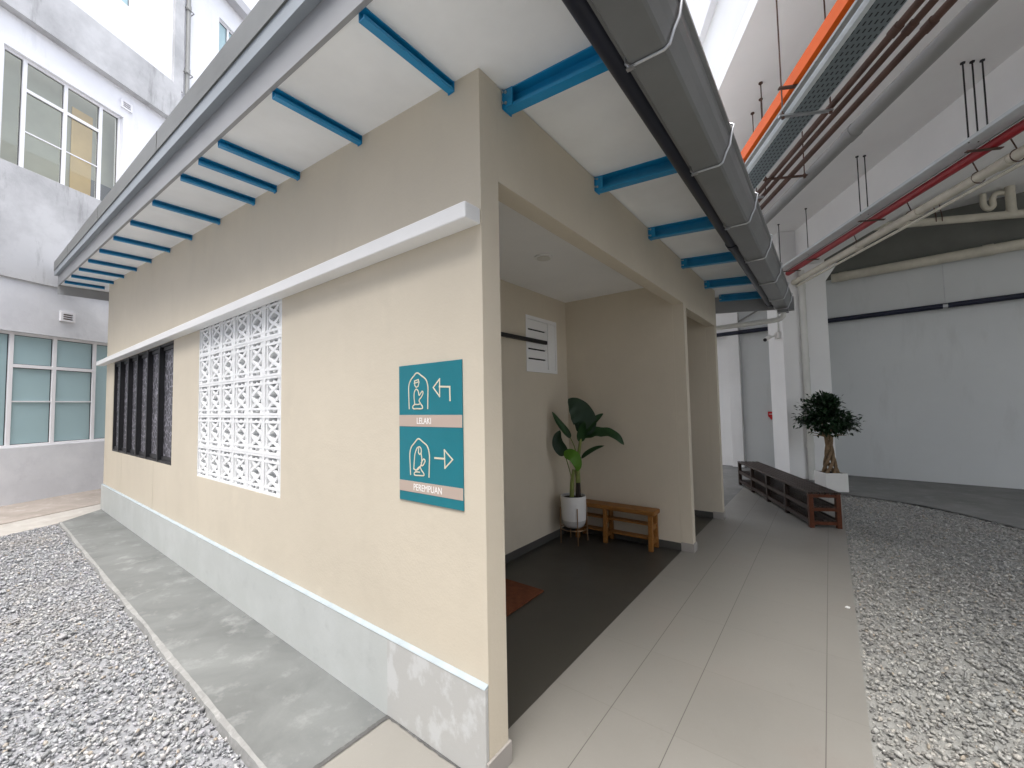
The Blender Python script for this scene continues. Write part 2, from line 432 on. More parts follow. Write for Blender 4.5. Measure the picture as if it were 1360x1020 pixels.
class MB:
    def __init__(self, T=None):
        self.v = []; self.f = []; self.T = T
    def add(self, vs, fs):
        o = len(self.v)
        self.v += [self.T(*p) if self.T else tuple(p) for p in vs]
        self.f += [tuple(i + o for i in f) for f in fs]
    def box(self, x0, x1, y0, y1, z0, z1):
        self.hexa([(x0, y0, z0), (x1, y0, z0), (x1, y1, z0), (x0, y1, z0),
                   (x0, y0, z1), (x1, y0, z1), (x1, y1, z1), (x0, y1, z1)])
    def hexa(self, p):
        self.add(p, [(0, 3, 2, 1), (4, 5, 6, 7), (0, 1, 5, 4), (1, 2, 6, 5), (2, 3, 7, 6), (3, 0, 4, 7)])
    def prism(self, poly, ext):
        """poly: list of 3D points; ext: vector"""
        n = len(poly); e = Vector(ext)
        a = [Vector(p) for p in poly]
        self.add([tuple(p) for p in a] + [tuple(p + e) for p in a],
                 [tuple(range(n))[::-1], tuple(range(n, 2 * n))] + [(i, (i + 1) % n, n + (i + 1) % n, n + i) for i in range(n)])
    def sheet(self, poly):
        self.add(poly, [tuple(range(len(poly)))])
    def tube(self, pts, r, n=12, cap=True):
        pts = [Vector(self.T(*p)) if self.T else Vector(p) for p in pts]
        T, self.T = self.T, None
        rs = r if isinstance(r, (list, tuple)) else [r] * len(pts)
        up = Vector((0, 0, 1)); prev = None; V = []
        for i, p in enumerate(pts):
            if i == 0: t = pts[1] - p
            elif i == len(pts) - 1: t = p - pts[i - 1]
            else: t = (pts[i + 1] - p).normalized() + (p - pts[i - 1]).normalized()
            t.normalize()
            if prev is None:
                a = t.cross(up)
                if a.length < 1e-3: a = t.cross(Vector((1, 0, 0)))
            else:
                a = prev - t * prev.dot(t)
            a.normalize(); prev = a; b = t.cross(a)
            for k in range(n):
                w = 2 * math.pi * k / n
                V.append(tuple(p + (a * math.cos(w) + b * math.sin(w)) * rs[i]))
        Fc = []
        for i in range(len(pts) - 1):
            for k in range(n):
                k2 = (k + 1) % n
                Fc.append((i * n + k, i * n + k2, (i + 1) * n + k2, (i + 1) * n + k))
        if cap:
            Fc.append(tuple(range(n))[::-1]); Fc.append(tuple((len(pts) - 1) * n + k for k in range(n)))
        self.add(V, Fc); self.T = T
    def lathe(self, prof, cx, cy, n=40):
        V = []
        for r, z in prof:
            for k in range(n):
                w = 2 * math.pi * k / n
                V.append((cx + r * math.cos(w), cy + r * math.sin(w), z))
        Fc = []
        for i in range(len(prof) - 1):
            for k in range(n):
                k2 = (k + 1) % n
                Fc.append((i * n + k, i * n + k2, (i + 1) * n + k2, (i + 1) * n + k))
        self.add(V, Fc)
    def wall(self, us, vs, holes, t, f):
        """grid wall: f(u, v, w) -> point, w 0..t"""
        us = sorted(set(us) | {x for h in holes for x in h[:2]}); vs = sorted(set(vs) | {x for h in holes for x in h[2:]})
        nu, nv = len(us) - 1, len(vs) - 1
        def solid(i, j):
            if not (0 <= i < nu and 0 <= j < nv): return False
            u = (us[i] + us[i + 1]) / 2; v = (vs[j] + vs[j + 1]) / 2
            return not any(a < u < b and c < v < d for a, b, c, d in holes)
        for i in range(nu):
            for j in range(nv):
                if not solid(i, j): continue
                u0, u1, v0, v1 = us[i], us[i + 1], vs[j], vs[j + 1]
                q = lambda *P: self.add([f(*p) for p in P], [(0, 1, 2, 3)])
                q((u0, v0, 0), (u1, v0, 0), (u1, v1, 0), (u0, v1, 0))
                q((u0, v0, t), (u0, v1, t), (u1, v1, t), (u1, v0, t))
                if not solid(i - 1, j): q((u0, v0, 0), (u0, v1, 0), (u0, v1, t), (u0, v0, t))
                if not solid(i + 1, j): q((u1, v0, 0), (u1, v0, t), (u1, v1, t), (u1, v1, 0))
                if not solid(i, j - 1): q((u0, v0, 0), (u0, v0, t), (u1, v0, t), (u1, v0, 0))
                if not solid(i, j + 1): q((u0, v1, 0), (u1, v1, 0), (u1, v1, t), (u0, v1, t))
    def mesh(self, name, mat, off=(0, 0, 0), smooth=False, weld=True):
        me = bpy.data.meshes.new(name)
        o = Vector(off)
        me.from_pydata([tuple(Vector(p) - o) for p in self.v], [], self.f)
        bm = bmesh.new(); bm.from_mesh(me)
        if weld: bmesh.ops.remove_doubles(bm, verts=bm.verts, dist=1e-5)
        bmesh.ops.recalc_face_normals(bm, faces=bm.faces)
        if smooth:
            for f in bm.faces: f.smooth = True
            for e in bm.edges:
                if len(e.link_faces) == 2 and e.calc_face_angle(0) > math.radians(38): e.smooth = False
        bm.to_mesh(me); bm.free()
        for mm in (mat if isinstance(mat, list) else [mat]): me.materials.append(mm)
        return me
    def build(self, name, mat, parent=None, loc=None, smooth=False, bevel=0, weld=True):
        """world-space geometry -> ONE object; under a parent its origin is the root's base"""
        if parent is not None:
            r = parent
            while r.parent: r = r.parent
            off = tuple(r.location)
        else:
            off = loc if loc else (0, 0, 0)
        ob = bpy.data.objects.new(name, self.mesh(name, mat, off, smooth, weld)); COL.objects.link(ob)
        if parent is not None: ob.parent = parent
        else: ob.location = off
        if bevel:
            b = ob.modifiers.new('bevel', 'BEVEL'); b.width = bevel; b.segments = 2; b.limit_method = 'ANGLE'
        return ob

def thing(name, label, cat, loc=(0, 0, 0), group=None):
    o = bpy.data.objects.new(name, None); COL.objects.link(o)
    o.empty_display_size = 0.2
    o.location = loc; o['label'] = label; o['category'] = cat
    if group: o['group'] = group
    return o
def tag(o, label, cat, group=None):
    o['label'] = label; o['category'] = cat
    if group: o['group'] = group
    return o
def struct(o):
    o['kind'] = 'structure'; return o
def part(b, name, mat, parent, **kw):
    return b.build(name, MT[mat], parent, **kw)
def bx(name, mat, parent, *c, T=None, bevel=0):
    b = MB(T); b.box(*c); return b.build(name, MT[mat], parent, bevel=bevel)
def tb(name, mat, parent, pts, r, n=12, T=None, loc=None):
    b = MB(T); b.tube(pts, r, n); return b.build(name, MT[mat], parent, smooth=True, loc=loc)
def arc(p, q, r_, k=5):
    return [tuple(Vector(p).lerp(Vector(q), i / k)) for i in range(k + 1)]
def smoothpath(P, k=6):
    """catmull-rom through P"""
    P = [Vector(p) for p in P]; out = []
    Q = [P[0] * 2 - P[1]] + P + [P[-1] * 2 - P[-2]]
    for i in range(1, len(Q) - 2):
        a, b, c, d = Q[i - 1:i + 3]
        for j in range(k):
            t = j / k
            out.append(0.5 * ((2 * b) + (c - a) * t + (2 * a - 5 * b + 4 * c - d) * t * t + (3 * b - a - 3 * c + d) * t ** 3))
    out.append(P[-1]); return out
def copy_tree(o, parent=None):
    c = o.copy(); COL.objects.link(c)
    if parent is not None: c.parent = parent
    for ch in list(o.children): copy_tree(ch, c)
    return c

# ------------------------------------------------------------------ ground
b = MB(); b.sheet([(-150, -150, -0.12), (150, -150, -0.12), (150, 150, -0.12), (-150, 150, -0.12)])
struct(b.build('ground', MT['ground']))
b = MB(); b.box(-0.11, 1.216, -0.0, 7.0, -0.10, 0.0); b.box(-0.622, 1.216, -6.0, -0.0005, -0.10, 0.0)
struct(b.build('tiled_walkway', MT['tile']))
b = MB(); b.box(-1.38, -0.1105, 0.12, 4.54, -0.10, -0.001)
struct(b.build('dark_tiled_floor', MT['darktile']))
b = MB(); b.hexa([(-7.42, -0.505, -0.09), (-0.640, -0.505, -0.09), (-0.640, -0.02, -0.09), (-8.05, -0.02, -0.09),
                  (-7.42, -0.505, -0.004), (-0.640, -0.505, -0.004), (-0.640, -0.02, 0.0), (-8.05, -0.02, -0.012)])
struct(b.build('concrete_apron', MT['apron']))
# rough mortar edges of the apron
b = MB(); n = 150; V = []; Fc = []
for i in range(n + 1):
    x = -7.44 + (6.82) * i / n
    w = 0.018 + 0.010 * math.sin(i * 0.23) * math.sin(i * 0.071) + 0.006 * random.random(); o = 0.003 * random.random()
    V += [(x, -0.505 + 0.002 + o, -0.003 + 0.003), (x, -0.505 - w, -0.004 - 0.004 * random.random()), (x, -0.505 - w - 0.02, -0.07)]
for i in range(n):
    for k in range(2):
        Fc.append((i * 3 + k, i * 3 + k + 1, i * 3 + k + 4, i * 3 + k + 3))
b.add(V, Fc)
struct(b.build('apron_edge', MT['apron_edge']))
b = MB(); n = 40; V = []; Fc = []
for i in range(n + 1):
    y = -0.53 + 0.508 * i / n
    V += [(-0.642 - 0.006 * random.random(), y, 0.002), (-0.6195 + 0.003 * random.random(), y, 0.0035)]
for i in range(n): Fc.append((i * 2, i * 2 + 1, i * 2 + 3, i * 2 + 2))
b.add(V, Fc); V = []; Fc = []
for i in range(n + 1):
    x = -0.62 + 0.63 * i / n
    V += [(x, -0.0225, 0.004), (x, -0.030 - 0.006 * random.random(), 0.0025)]
for i in range(n): Fc.append((i * 2, i * 2 + 1, i * 2 + 3, i * 2 + 2))
b.add(V, Fc)
struct(b.build('mortar_joint', MT['joint']))
b = MB(); b.sheet([(-9, 4.655, -0.006), (1.214, 4.655, -0.006), (1.214, 7.01, -0.006), (1.255, 7.14, -0.006), (1.9, 6.9, -0.006), (2.15, 6.74, -0.006), (2.4, 6.5, -0.006), (2.65, 6.14, -0.006), (2.9, 5.85, -0.006), (4.5, 5.0, -0.006), (9, 3.4, -0.006), (9, 10, -0.006), (-9, 10, -0.006)])
struct(b.build('hall_floor', MT['floor_conc']))
b = MB(); b.sheet([(1.217, -6, -0.032), (9, -6, -0.032), (9, 7.2, -0.032), (1.217, 7.2, -0.032)])
struct(b.build('hall_gravel_bed', MT['bed_r']))
b = MB(); b.sheet([(-9, -9, -0.040), (-0.63, -9, -0.040), (-0.63, -0.53, -0.040), (-9, -0.53, -0.040)])
struct(b.build('courtyard_gravel_bed', MT['bed_l']))
b = MB(cd); b.hexa([(-9, -7.55, -0.1), (-9, -6.87, -0.1), (14, -6.87, -0.1), (14, -7.55, -0.1), (-9, -7.55, 0.0), (-9, -6.87, -0.03), (14, -6.87, -0.03), (14, -7.55, 0.0)])
struct(b.build('tan_path', MT['tan']))
b = MB(cd); b.hexa([(-9, -8.6, -0.1), (-9, -7.50, -0.1), (14, -7.50, -0.1), (14, -8.6, -0.1), (-9, -8.6, 0.10), (-9, -7.50, 0.006), (14, -7.50, 0.006), (14, -8.6, 0.10)])
struct(b.build('brown_path', MT['brown']))

# gravel: real stones
def ico():
    bm = bmesh.new(); bmesh.ops.create_icosphere(bm, subdivisions=1, radius=1.0)
    v = np.array([p.co[:] for p in bm.verts]); f = np.array([[q.index for q in p.verts] for p in bm.faces]); bm.free()
    return v, f
IV, IF = ico()
def stones(name, P, size, mat, label_kind='stuff'):
    n = len(P)
    q = rng.normal(size=(n, 4)); q /= np.linalg.norm(q, axis=1)[:, None]
    w, x, y, z = q.T
    Rm = np.stack([1 - 2 * (y * y + z * z), 2 * (x * y - z * w), 2 * (x * z + y * w),
                   2 * (x * y + z * w), 1 - 2 * (x * x + z * z), 2 * (y * z - x * w),
                   2 * (x * z - y * w), 2 * (y * z + x * w), 1 - 2 * (x * x + y * y)], 1).reshape(n, 3, 3)
    sc = np.stack([rng.uniform(0.8, 1.5, n), rng.uniform(0.6, 1.05, n), rng.uniform(0.35, 0.7, n)], 1) * size[:, None]
    V = IV[None] * rng.uniform(0.72, 1.2, (n, len(IV), 1)) * sc[:, None, :]
    V = np.einsum('nij,nvj->nvi', Rm, V); V[:, :, 2] *= 0.8; V += P[:, None, :]
    Fc = (IF[None] + (np.arange(n) * len(IV))[:, None, None]).reshape(-1, 3)
    V = V.reshape(-1, 3).astype(np.float32)
    me = bpy.data.meshes.new(name)
    me.vertices.add(len(V)); me.vertices.foreach_set('co', V.ravel())
    me.loops.add(Fc.size); me.loops.foreach_set('vertex_index', Fc.ravel().astype(np.int32))
    me.polygons.add(len(Fc)); me.polygons.foreach_set('loop_start', (np.arange(len(Fc)) * 3).astype(np.int32))
    me.polygons.foreach_set('loop_total', np.full(len(Fc), 3, np.int32))
    me.update(calc_edges=True)
    me.materials.append(MT[mat])
    o = bpy.data.objects.new(name, me); COL.objects.link(o)
    o['kind'] = 'stuff'
    return o
def scatter(n, x0, x1, y0, y1, keep, z0, z1):
    p = np.stack([rng.uniform(x0, x1, n), rng.uniform(y0, y1, n), rng.uniform(z0, z1, n)], 1)
    return p[keep(p)]
# courtyard side
kl = lambda p: (p[:, 1] < -0.535) & ((p[:, 0] * DX + p[:, 1] * DY) > -6.83) & (p[:, 1] > -0.9 - 0.52 * (-p[:, 0] - 0.6) - 0.6)
P1 = scatter(150000, -7.4, -0.65, -4.4, -0.53, kl, -0.052, -0.018)
s1 = 0.0045 + 0.0115 * rng.random(len(P1)) ** 1.6
P1[:60, 2] = -0.012; s1[:60] = rng.uniform(0.017, 0.026, 60)
tag_l = stones('courtyard_gravel', P1, s1, 'gravel_l')
tag_l['label'] = 'blue-grey crushed gravel in the courtyard left of the concrete apron'; tag_l['category'] = 'gravel'
def kr(p):
    x, y = p[:, 0], p[:, 1]
    bound = np.interp(x, [1.2, 1.9, 2.4, 2.9, 4.5, 9], [7.16, 6.9, 6.5, 5.85, 5.02, 3.42])
    return (y < bound + rng.normal(0, 0.03, len(p))) & (x > 1.226) & (x < 1.226 + 0.9 + 0.75 * (y + 1.2))
P2 = scatter(170000, 1.22, 6.2, 0.2, 7.2, kr, -0.042, -0.012)
s2 = 0.0045 + 0.0110 * rng.random(len(P2)) ** 1.6
P2[:70, 2] = -0.006; s2[:70] = rng.uniform(0.017, 0.028, 70)
tag_r = stones('hall_gravel', P2, s2, 'gravel_r')
tag_r['label'] = 'warm grey crushed gravel under the hall right of the tiled walkway'; tag_r['category'] = 'gravel'

# ------------------------------------------------------------------ the small prayer building
SL = 0.079
rz = lambda x: 2.967 - SL * x
room = thing('prayer_room', 'low beige rendered room with overhanging roof, white vent blocks and open alcove', 'building', (-4.0, 2.3, 0))
b = MB()
def fa(u, v, w): return (u, w, v if v < 2.9 else rz(u))
HB = (-3.604, -1.866, 0.893, 2.309); HW = (-7.53, -4.43, 0.926, 2.273)
b.wall([-8.1, 0.0], [0.0, 2.95], [HB, HW], 0.12, fa)
wallA = part(b, 'side_wall', 'beige', room)
b = MB()
def fb(u, v, w): return (-w, u, v if v < 2.9 else 2.960)
b.wall([0.1205, 4.65], [0.0, 2.95], [(0.1205, 3.10, -0.01, 2.51), (3.20, 4.54, -0.01, 2.48)], 0.11, fb)
part(b, 'front_wall', 'beige', room)
b = MB()
b.box(-1.38, -0.111, 3.10, 3.20, 0, 2.80)
part(b, 'partition_wall', 'beige', room)
b = MB(); b.wall([0.12, 4.54], [0, 2.80], [(2.251, 2.872, 1.853, 2.464)], 0.12, lambda u, v, w: (-1.38 - w, u, v))
part(b, 'alcove_back_wall', 'beige', room)
bx('end_wall', 'beige', room, -8.1, -0.111, 4.54, 4.65, 0, 2.962)
b = MB(); b.hexa([(-8.1, 0.121, 0), (-7.98, 0.121, 0), (-7.98, 4.539, 0), (-8.1, 4.539, 0), (-8.1, 0.121, 3.6), (-7.98, 0.121, 3.59), (-7.98, 4.539, 3.59), (-8.1, 4.539, 3.6)])
part(b, 'rear_wall', 'beige', room)
bx('alcove_ceiling', 'ceil_white', room, -1.379, -0.112, 0.121, 3.099, 2.742, 2.79)
bx('alcove_ceiling', 'ceil_white', room, -1.379, -0.112, 3.201, 4.539, 2.742, 2.79)
# plinth
b = MB(); b.box(-8.115, -0.0, -0.022, -0.0006, -0.10, 0.366)
part(b, 'plinth', 'plinth', room, bevel=0.004)
b = MB(); b.hexa([(-8.115, -0.024, 0.3665), (-0.001, -0.024, 0.3665), (-0.001, -0.0006, 0.3665), (-8.115, -0.0006, 0.3665),
                  (-8.115, -0.016, 0.371), (-0.001, -0.016, 0.371), (-0.001, -0.0006, 0.378), (-8.115, -0.0006, 0.378)])
part(b, 'plinth_trim', 'plinth_edge', room)
for x in (-5.141, -6.83):
    b = MB(); b.box(x - 0.0035, x + 0.0035, -0.0012, -0.0004, 0.38, 0.92); part(b, 'wall_seam', 'seam', room)
# skirtings
b = MB(); b.box(0.0005, 0.012, -0.022, 0.131, 0, 0.088); b.box(-0.112, 0.0005, 0.1205, 0.131, 0, 0.088)
part(b, 'skirting', 'skirt_light', room, bevel=0.003)
b = MB(); b.box(0.0005, 0.012, 3.089, 3.211, 0, 0.085); b.box(-0.112, 0.0, 3.089, 3.0995, 0, 0.085); b.box(-0.112, 0.0, 3.2005, 3.211, 0, 0.085)
part(b, 'skirting', 'skirt_light', room, bevel=0.003)
b = MB(); b.box(0.0005, 0.012, 4.529, 4.66, 0, 0.085); b.box(-0.112, 0.0, 4.529, 4.5395, 0, 0.085)
part(b, 'skirting', 'skirt_light', room, bevel=0.003)
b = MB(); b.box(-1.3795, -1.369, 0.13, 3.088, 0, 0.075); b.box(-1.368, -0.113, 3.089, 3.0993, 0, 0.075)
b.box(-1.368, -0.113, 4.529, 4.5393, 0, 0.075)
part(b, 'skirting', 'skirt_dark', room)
# ledge
b = MB(); b.box(-8.32, -0.003, -0.095, -0.0005, 2.272, 2.342)
part(b, 'ledge', 'white_paint', room, bevel=0.006)
# soffit, fascia, roof
b = MB()
def slab(mb, x0, x1, y0, y1, dz0, dz1):
    mb.hexa([(x0, y0, rz(x0) + dz0), (x1, y0, rz(x1) + dz0), (x1, y1, rz(x1) + dz0), (x0, y1, rz(x0) + dz0),
             (x0, y0, rz(x0) + dz1), (x1, y0, rz(x1) + dz1), (x1, y1, rz(x1) + dz1), (x0, y1, rz(x0) + dz1)])
XL, XR = -9.15, 0.615
slab(b, XL, XR, -0.462, 5.10, 0.0, 0.012)
part(b, 'soffit', 'soffit', room)
b = MB(); slab(b, XL - 0.012, XR, -0.482, -0.4625, -0.012, 0.262)
part(b, 'fascia', 'fascia', room)
b = MB(); slab(b, XL - 0.014, XL - 0.001, -0.4815, 5.12, -0.16, 0.262)
part(b, 'fascia', 'fascia', room)
b = MB(); slab(b, XL, XR + 0.02, 5.1005, 5.12, -0.23, 0.262)
part(b, 'fascia', 'fascia', room)
b = MB(); slab(b, XR + 0.0005, XR + 0.017, -0.4625, 5.1, -0.20, 0.20)
part(b, 'fascia', 'gutter', room)
b = MB()
slab(b, XL - 0.05, 0.66, -0.5235, -0.4825, 0.152, 0.38)       # boxed verge
verge = part(b, 'verge_box', 'fascia_blue', room)
b = MB(); slab(b, XL - 0.052, 0.66, -0.532, -0.524, 0.235, 0.385)
for x in np.arange(-7.5, 0.6, 2.4): slab(b, x, x + 0.012, -0.5345, -0.5322, 0.236, 0.383)
part(b, 'verge_flashing', 'flashing', room)
b = MB(); slab(b, XL - 0.05, 0.70, -0.4815, 5.16, 0.28, 0.30)
for y in np.arange(-0.4, 5.1, 0.25): slab(b, XL - 0.05, 0.70, y, y + 0.04, 0.3005, 0.33)
part(b, 'roof_sheet', 'roofmetal', room)
# purlins under the side overhang: lipped channels
def channel_y(x, y0, y1):
    mb = MB(); h, w, t = 0.046, 0.036, 0.004
    for (a0, a1, c0, c1) in ((0, t, -h, -0.0006), (t, w, -h, -h + t), (t, w, -t - 0.0006, -0.0006), (w - t, w, -h + t, -h + 0.014)):
        slab(mb, x + a0, x + a1, y0, y1, c0, c1)
    mb.box(x - 0.002, x + w + 0.002, y1 + 0.0, y1 + 0.004, rz(x) - h - 0.006, rz(x) - 0.002)
    return mb
for x in (-0.185, -0.92, -1.65, -2.0, -2.38, -3.13, -3.91, -4.68, -5.48, -6.25, -7.02, -7.77, -8.52):
    part(channel_y(x, -0.4615, -0.006), 'purlin', 'blue', room)
def channel_x(y, x0, x1):
    mb = MB(); h, w, t = 0.092, 0.05, 0.006
    for (a0, a1, c0, c1) in ((w - t, w, -h, -0.0006), (0, w - t, -h, -h + t), (0, w - t, -t - 0.0006, -0.0006), (0, t, -h + t, -h + 0.016)):
        slab(mb, x0, x1, y + a0, y + a1, c0, c1)
    slab(mb, x0, x0 + 0.05, y - 0.006, y - 0.001, -h, -0.004)
    slab(mb, 0.0006, 0.006, y - 0.012, y + w + 0.006, -h - 0.004, -0.004)
    return mb
for y in (0.17, 1.12, 2.12, 3.09, 4.08, 4.93):
    r = part(channel_x(y, 0.0065, XR - 0.002), 'rafter', 'blue', room)
    mb = MB()
    for dz in (-0.022, -0.074):
        mb.tube([(0.02, y - 0.0062, rz(0) + dz), (0.02, y - 0.012, rz(0) + dz)], 0.007, 8)
        mb.tube([(0.012, y - 0.02, rz(0) + dz), (0.0062, y - 0.02, rz(0) + dz)], 0.006, 8)
    part(mb, 'bolt', 'galv', r)
# gutter
g0, g1 = -0.50, 5.20
prof = [(0.640, 2.845), (0.640, 2.690), (0.644, 2.682), (0.758, 2.680), (0.768, 2.686), (0.784, 2.725), (0.797, 2.752), (0.806, 2.782), (0.808, 2.815), (0.822, 2.822), (0.822, 2.836), (0.810, 2.836)]
b = MB()
V = [(x, g0, z) for x, z in prof] + [(x, g1, z) for x, z in prof]
n = len(prof); b.add(V, [(i, i + 1, n + i + 1, n + i) for i in range(n - 1)])
gutter = part(b, 'gutter', 'gutter', room)
so = gutter.modifiers.new('solid', 'SOLIDIFY'); so.thickness = 0.003; so.offset = 0
b = MB(); b.prism([(x, g1 + 0.001, z) for x, z in prof], (0, 0.006, 0)); b.prism([(x, g0 - 0.007, z) for x, z in prof], (0, 0.006, 0))
b.box(0.655, 0.775, 5.04, 5.17, 2.635, 2.6785); b.box(0.665, 0.835, 5.08, 5.19, 2.66, 2.83)
part(b, 'gutter_outlet', 'gutter', gutter)
for y in (0.07, 0.93, 1.79, 2.66, 3.54, 4.42, 5.02):
    mb = MB()
    mb.tube([(0.628, y, 2.80), (0.628, y, 2.69), (0.640, y, 2.673), (0.760, y, 2.671), (0.778, y, 2.68), (0.795, y, 2.725), (0.812, y, 2.755), (0.820, y, 2.80), (0.832, y, 2.85), (0.80, y, 2.872), (0.70, y, 2.885)], 0.0055, 8)
    mb.box(0.63, 0.66, y - 0.008, y + 0.008, 2.664, 2.6705)
    part(mb, 'bracket', 'galv', gutter, smooth=True)
b = MB(); b.tube([(0.586, -0.44, 2.745), (0.586, 5.06, 2.745)], 0.039, 20)
for y in (2.30, 4.9): b.tube([(0.586, y, 2.745), (0.586, y + 0.10, 2.745)], 0.045, 20)
part(b, 'pipe', 'blackpipe', room, smooth=True)
b = MB(); b.tube(smoothpath([(0.715, 5.115, 2.64), (0.712, 5.12, 2.60), (0.66, 5.14, 2.562), (0.56, 5.15, 2.553)], 5) + [Vector((-1.6, 5.15, 2.52))], 0.033, 16)
part(b, 'downpipe', 'whitepipe', room, smooth=True)

# vent block screen (30 blocks)
BW, BH, BD = (HB[1] - HB[0]) / 6, (HB[3] - HB[2]) / 5, 0.075
def block():
    mb = MB(); w, h = BW - 0.0015, BH - 0.0015
    y0, y1 = 0.0, BD
    e = 0.017
    mb.wall([0, w], [0, h], [(e, w - e, e, h - e)], BD, lambda u, v, t: (u, y0 + t, v))
    zb0, zb1 = 0.040, 0.057
    xb0, xb1 = 0.034, 0.050
    i0 = 0.003
    # horizontal bars
    mb.box(e, w - e, y0 + i0, y1 - i0, zb0, zb1); mb.box(e, w - e, y0 + i0, y1 - i0, h - zb1, h - zb0)
    # vertical bars
    for xa in (xb0, w - xb1):
        xw = xa - 0.0 if xa < 0.1 else xa - 0.026
        mb.box(xw, xw + 0.042, y0 + i0 + 0.0015, y1 - i0 - 0.0015, e, zb0); mb.box(xw, xw + 0.042, y0 + i0 + 0.0015, y1 - i0 - 0.0015, h - zb0, h - e)
        mb.box(xa - 0.002, xa + 0.017, y0 + i0 + 0.0015, y1 - i0 - 0.0015, zb1, h - zb1)
    # twisted lattice
    for sgn, dd in ((1, 0.0045), (-1, 0.006)):
        n = 20; pts = []
        for i in range(n + 1):
            t = i / n; z = zb1 - 0.006 + (h - 2 * zb1 + 0.012) * t
            pts.append((w / 2 + sgn * 0.076 * math.cos(2 * math.pi * t), z))
        hw = 0.0115; L, Rr = [], []
        for i in range(n + 1):
            a = pts[max(0, i - 1)]; c = pts[min(n, i + 1)]
            tx, tz = c[0] - a[0], c[1] - a[1]; l = math.hypot(tx, tz)
            nx, nz = -tz / l * hw, tx / l * hw
            L.append((pts[i][0] + nx, pts[i][1] + nz)); Rr.append((pts[i][0] - nx, pts[i][1] - nz))
        V = []
        for i in range(n + 1):
            for q, yy in ((L[i], y0 + dd), (Rr[i], y0 + dd), (Rr[i], y1 - dd), (L[i], y1 - dd)): V.append((q[0], yy, q[1]))
        Fc = [(i * 4 + k, i * 4 + (k + 1) % 4, i * 4 + 4 + (k + 1) % 4, i * 4 + 4 + k) for i in range(n) for k in range(4)]
        mb.add(V, Fc)
    # little wedges on the bars
    for z0_, z1_ in ((zb0, zb0 - 0.016), (h - zb0, h - zb0 + 0.016)):
        mb.prism([(w / 2 - 0.018, y0 + 0.007, z0_), (w / 2 + 0.018, y0 + 0.007, z0_), (w / 2, y0 + 0.007, z1_)], (0, BD - 0.014, 0))
    return mb.mesh('vent_block', MT['block_white'])
bm_ = block()
screen = MB(); screen.wall([HB[0], HB[1]], [HB[2], HB[3]], [(HB[0] + 0.0008, HB[1] - 0.0008, HB[2] + 0.0008, HB[3] - 0.0008)], 0.09, lambda u, v, t: (u, 0.004 + t, v))
scr = part(screen, 'vent_block_panel', 'white_paint', room)
for i in range(6):
    for j in range(5):
        o = bpy.data.objects.new('vent_block', bm_); COL.objects.link(o); o.parent = scr
        o.location = Vector((HB[0] + i * BW + 0.0009, 0.001 + random.uniform(0, 0.0025), HB[2] + j * BH + 0.0009)) - room.location
bx('added_fill_panel', 'white_paint', room, -3.75, -1.52, 0.30, 0.38, 0.0, 2.9)  # white panel added behind the blocks to lighten their openings
# black finned window
b = MB(); b.wall([HW[0] + 0.001, HW[1] - 0.001], [HW[2] + 0.001, HW[3] - 0.001], [(HW[0] + 0.03, HW[1] - 0.03, HW[2] + 0.03, HW[3] - 0.03)], 0.11, lambda u, v, t: (u, 0.006 + t, v))
win = part(b, 'finned_window', 'black', room)
wfin = (HW[1] - HW[0]) / 6
for i in range(1, 6):
    x = HW[0] + wfin * i
    b = MB(); b.box(x - 0.014, x + 0.014, -0.004, 0.040, HW[2] + 0.031, HW[3] - 0.031); b.box(x - 0.019, x + 0.019, -0.012, -0.0045, HW[2] + 0.018, HW[3] - 0.010)
    part(b, 'fin', 'black', win)
for i in range(6):
    x = HW[0] + wfin * i
    b = MB(); b.box(x + 0.012, x + wfin - 0.012, 0.042, 0.054, HW[2] + 0.031, HW[3] - 0.031)
    part(b, 'patterned_panel', 'screen', win)
    b = MB()
    for z in (HW[2] + 0.0315, HW[3] - 0.0715): b.box(x + 0.031, x + wfin - 0.031, 0.022, 0.0415, z, z + 0.04)
    part(b, 'rail', 'black', win)
# alcove vent with slats
VT = (2.251, 2.872, 1.853, 2.464)
b = MB(); b.wall([VT[0] + 0.001, VT[1] - 0.001], [VT[2] + 0.001, VT[3] - 0.001], [(VT[0] + 0.035, VT[1] - 0.035, VT[2] + 0.04, VT[3] - 0.04)], 0.10, lambda u, v, t: (-1.376 - t, u, v))
vent = part(b, 'vent', 'white_paint', room)
b = MB(); zz = np.linspace(VT[2] + 0.04, VT[3] - 0.04, 6)
u0, u1 = VT[0] + 0.036, VT[1] - 0.036
sl = [(u0 + 0.005, u0 + 0.36, z - 0.009, z + 0.009) for z in zz[1:-1]]
b.wall([u0, u1], [VT[2] + 0.041, VT[3] - 0.041], sl, 0.012, lambda u, v, t: (-1.392 - t, u, v))
b.box(-1.391, -1.381, u0 + 0.40, u1, VT[2] + 0.042, VT[3] - 0.042)
part(b, 'louvre', 'white_paint', vent)
bx('dark_backing', 'slot_shade', vent, -1.47, -1.46, VT[0] + 0.04, VT[1] - 0.04, VT[2] + 0.045, VT[3] - 0.045)  # near-black sheet stands in for the shade inside the vent slots
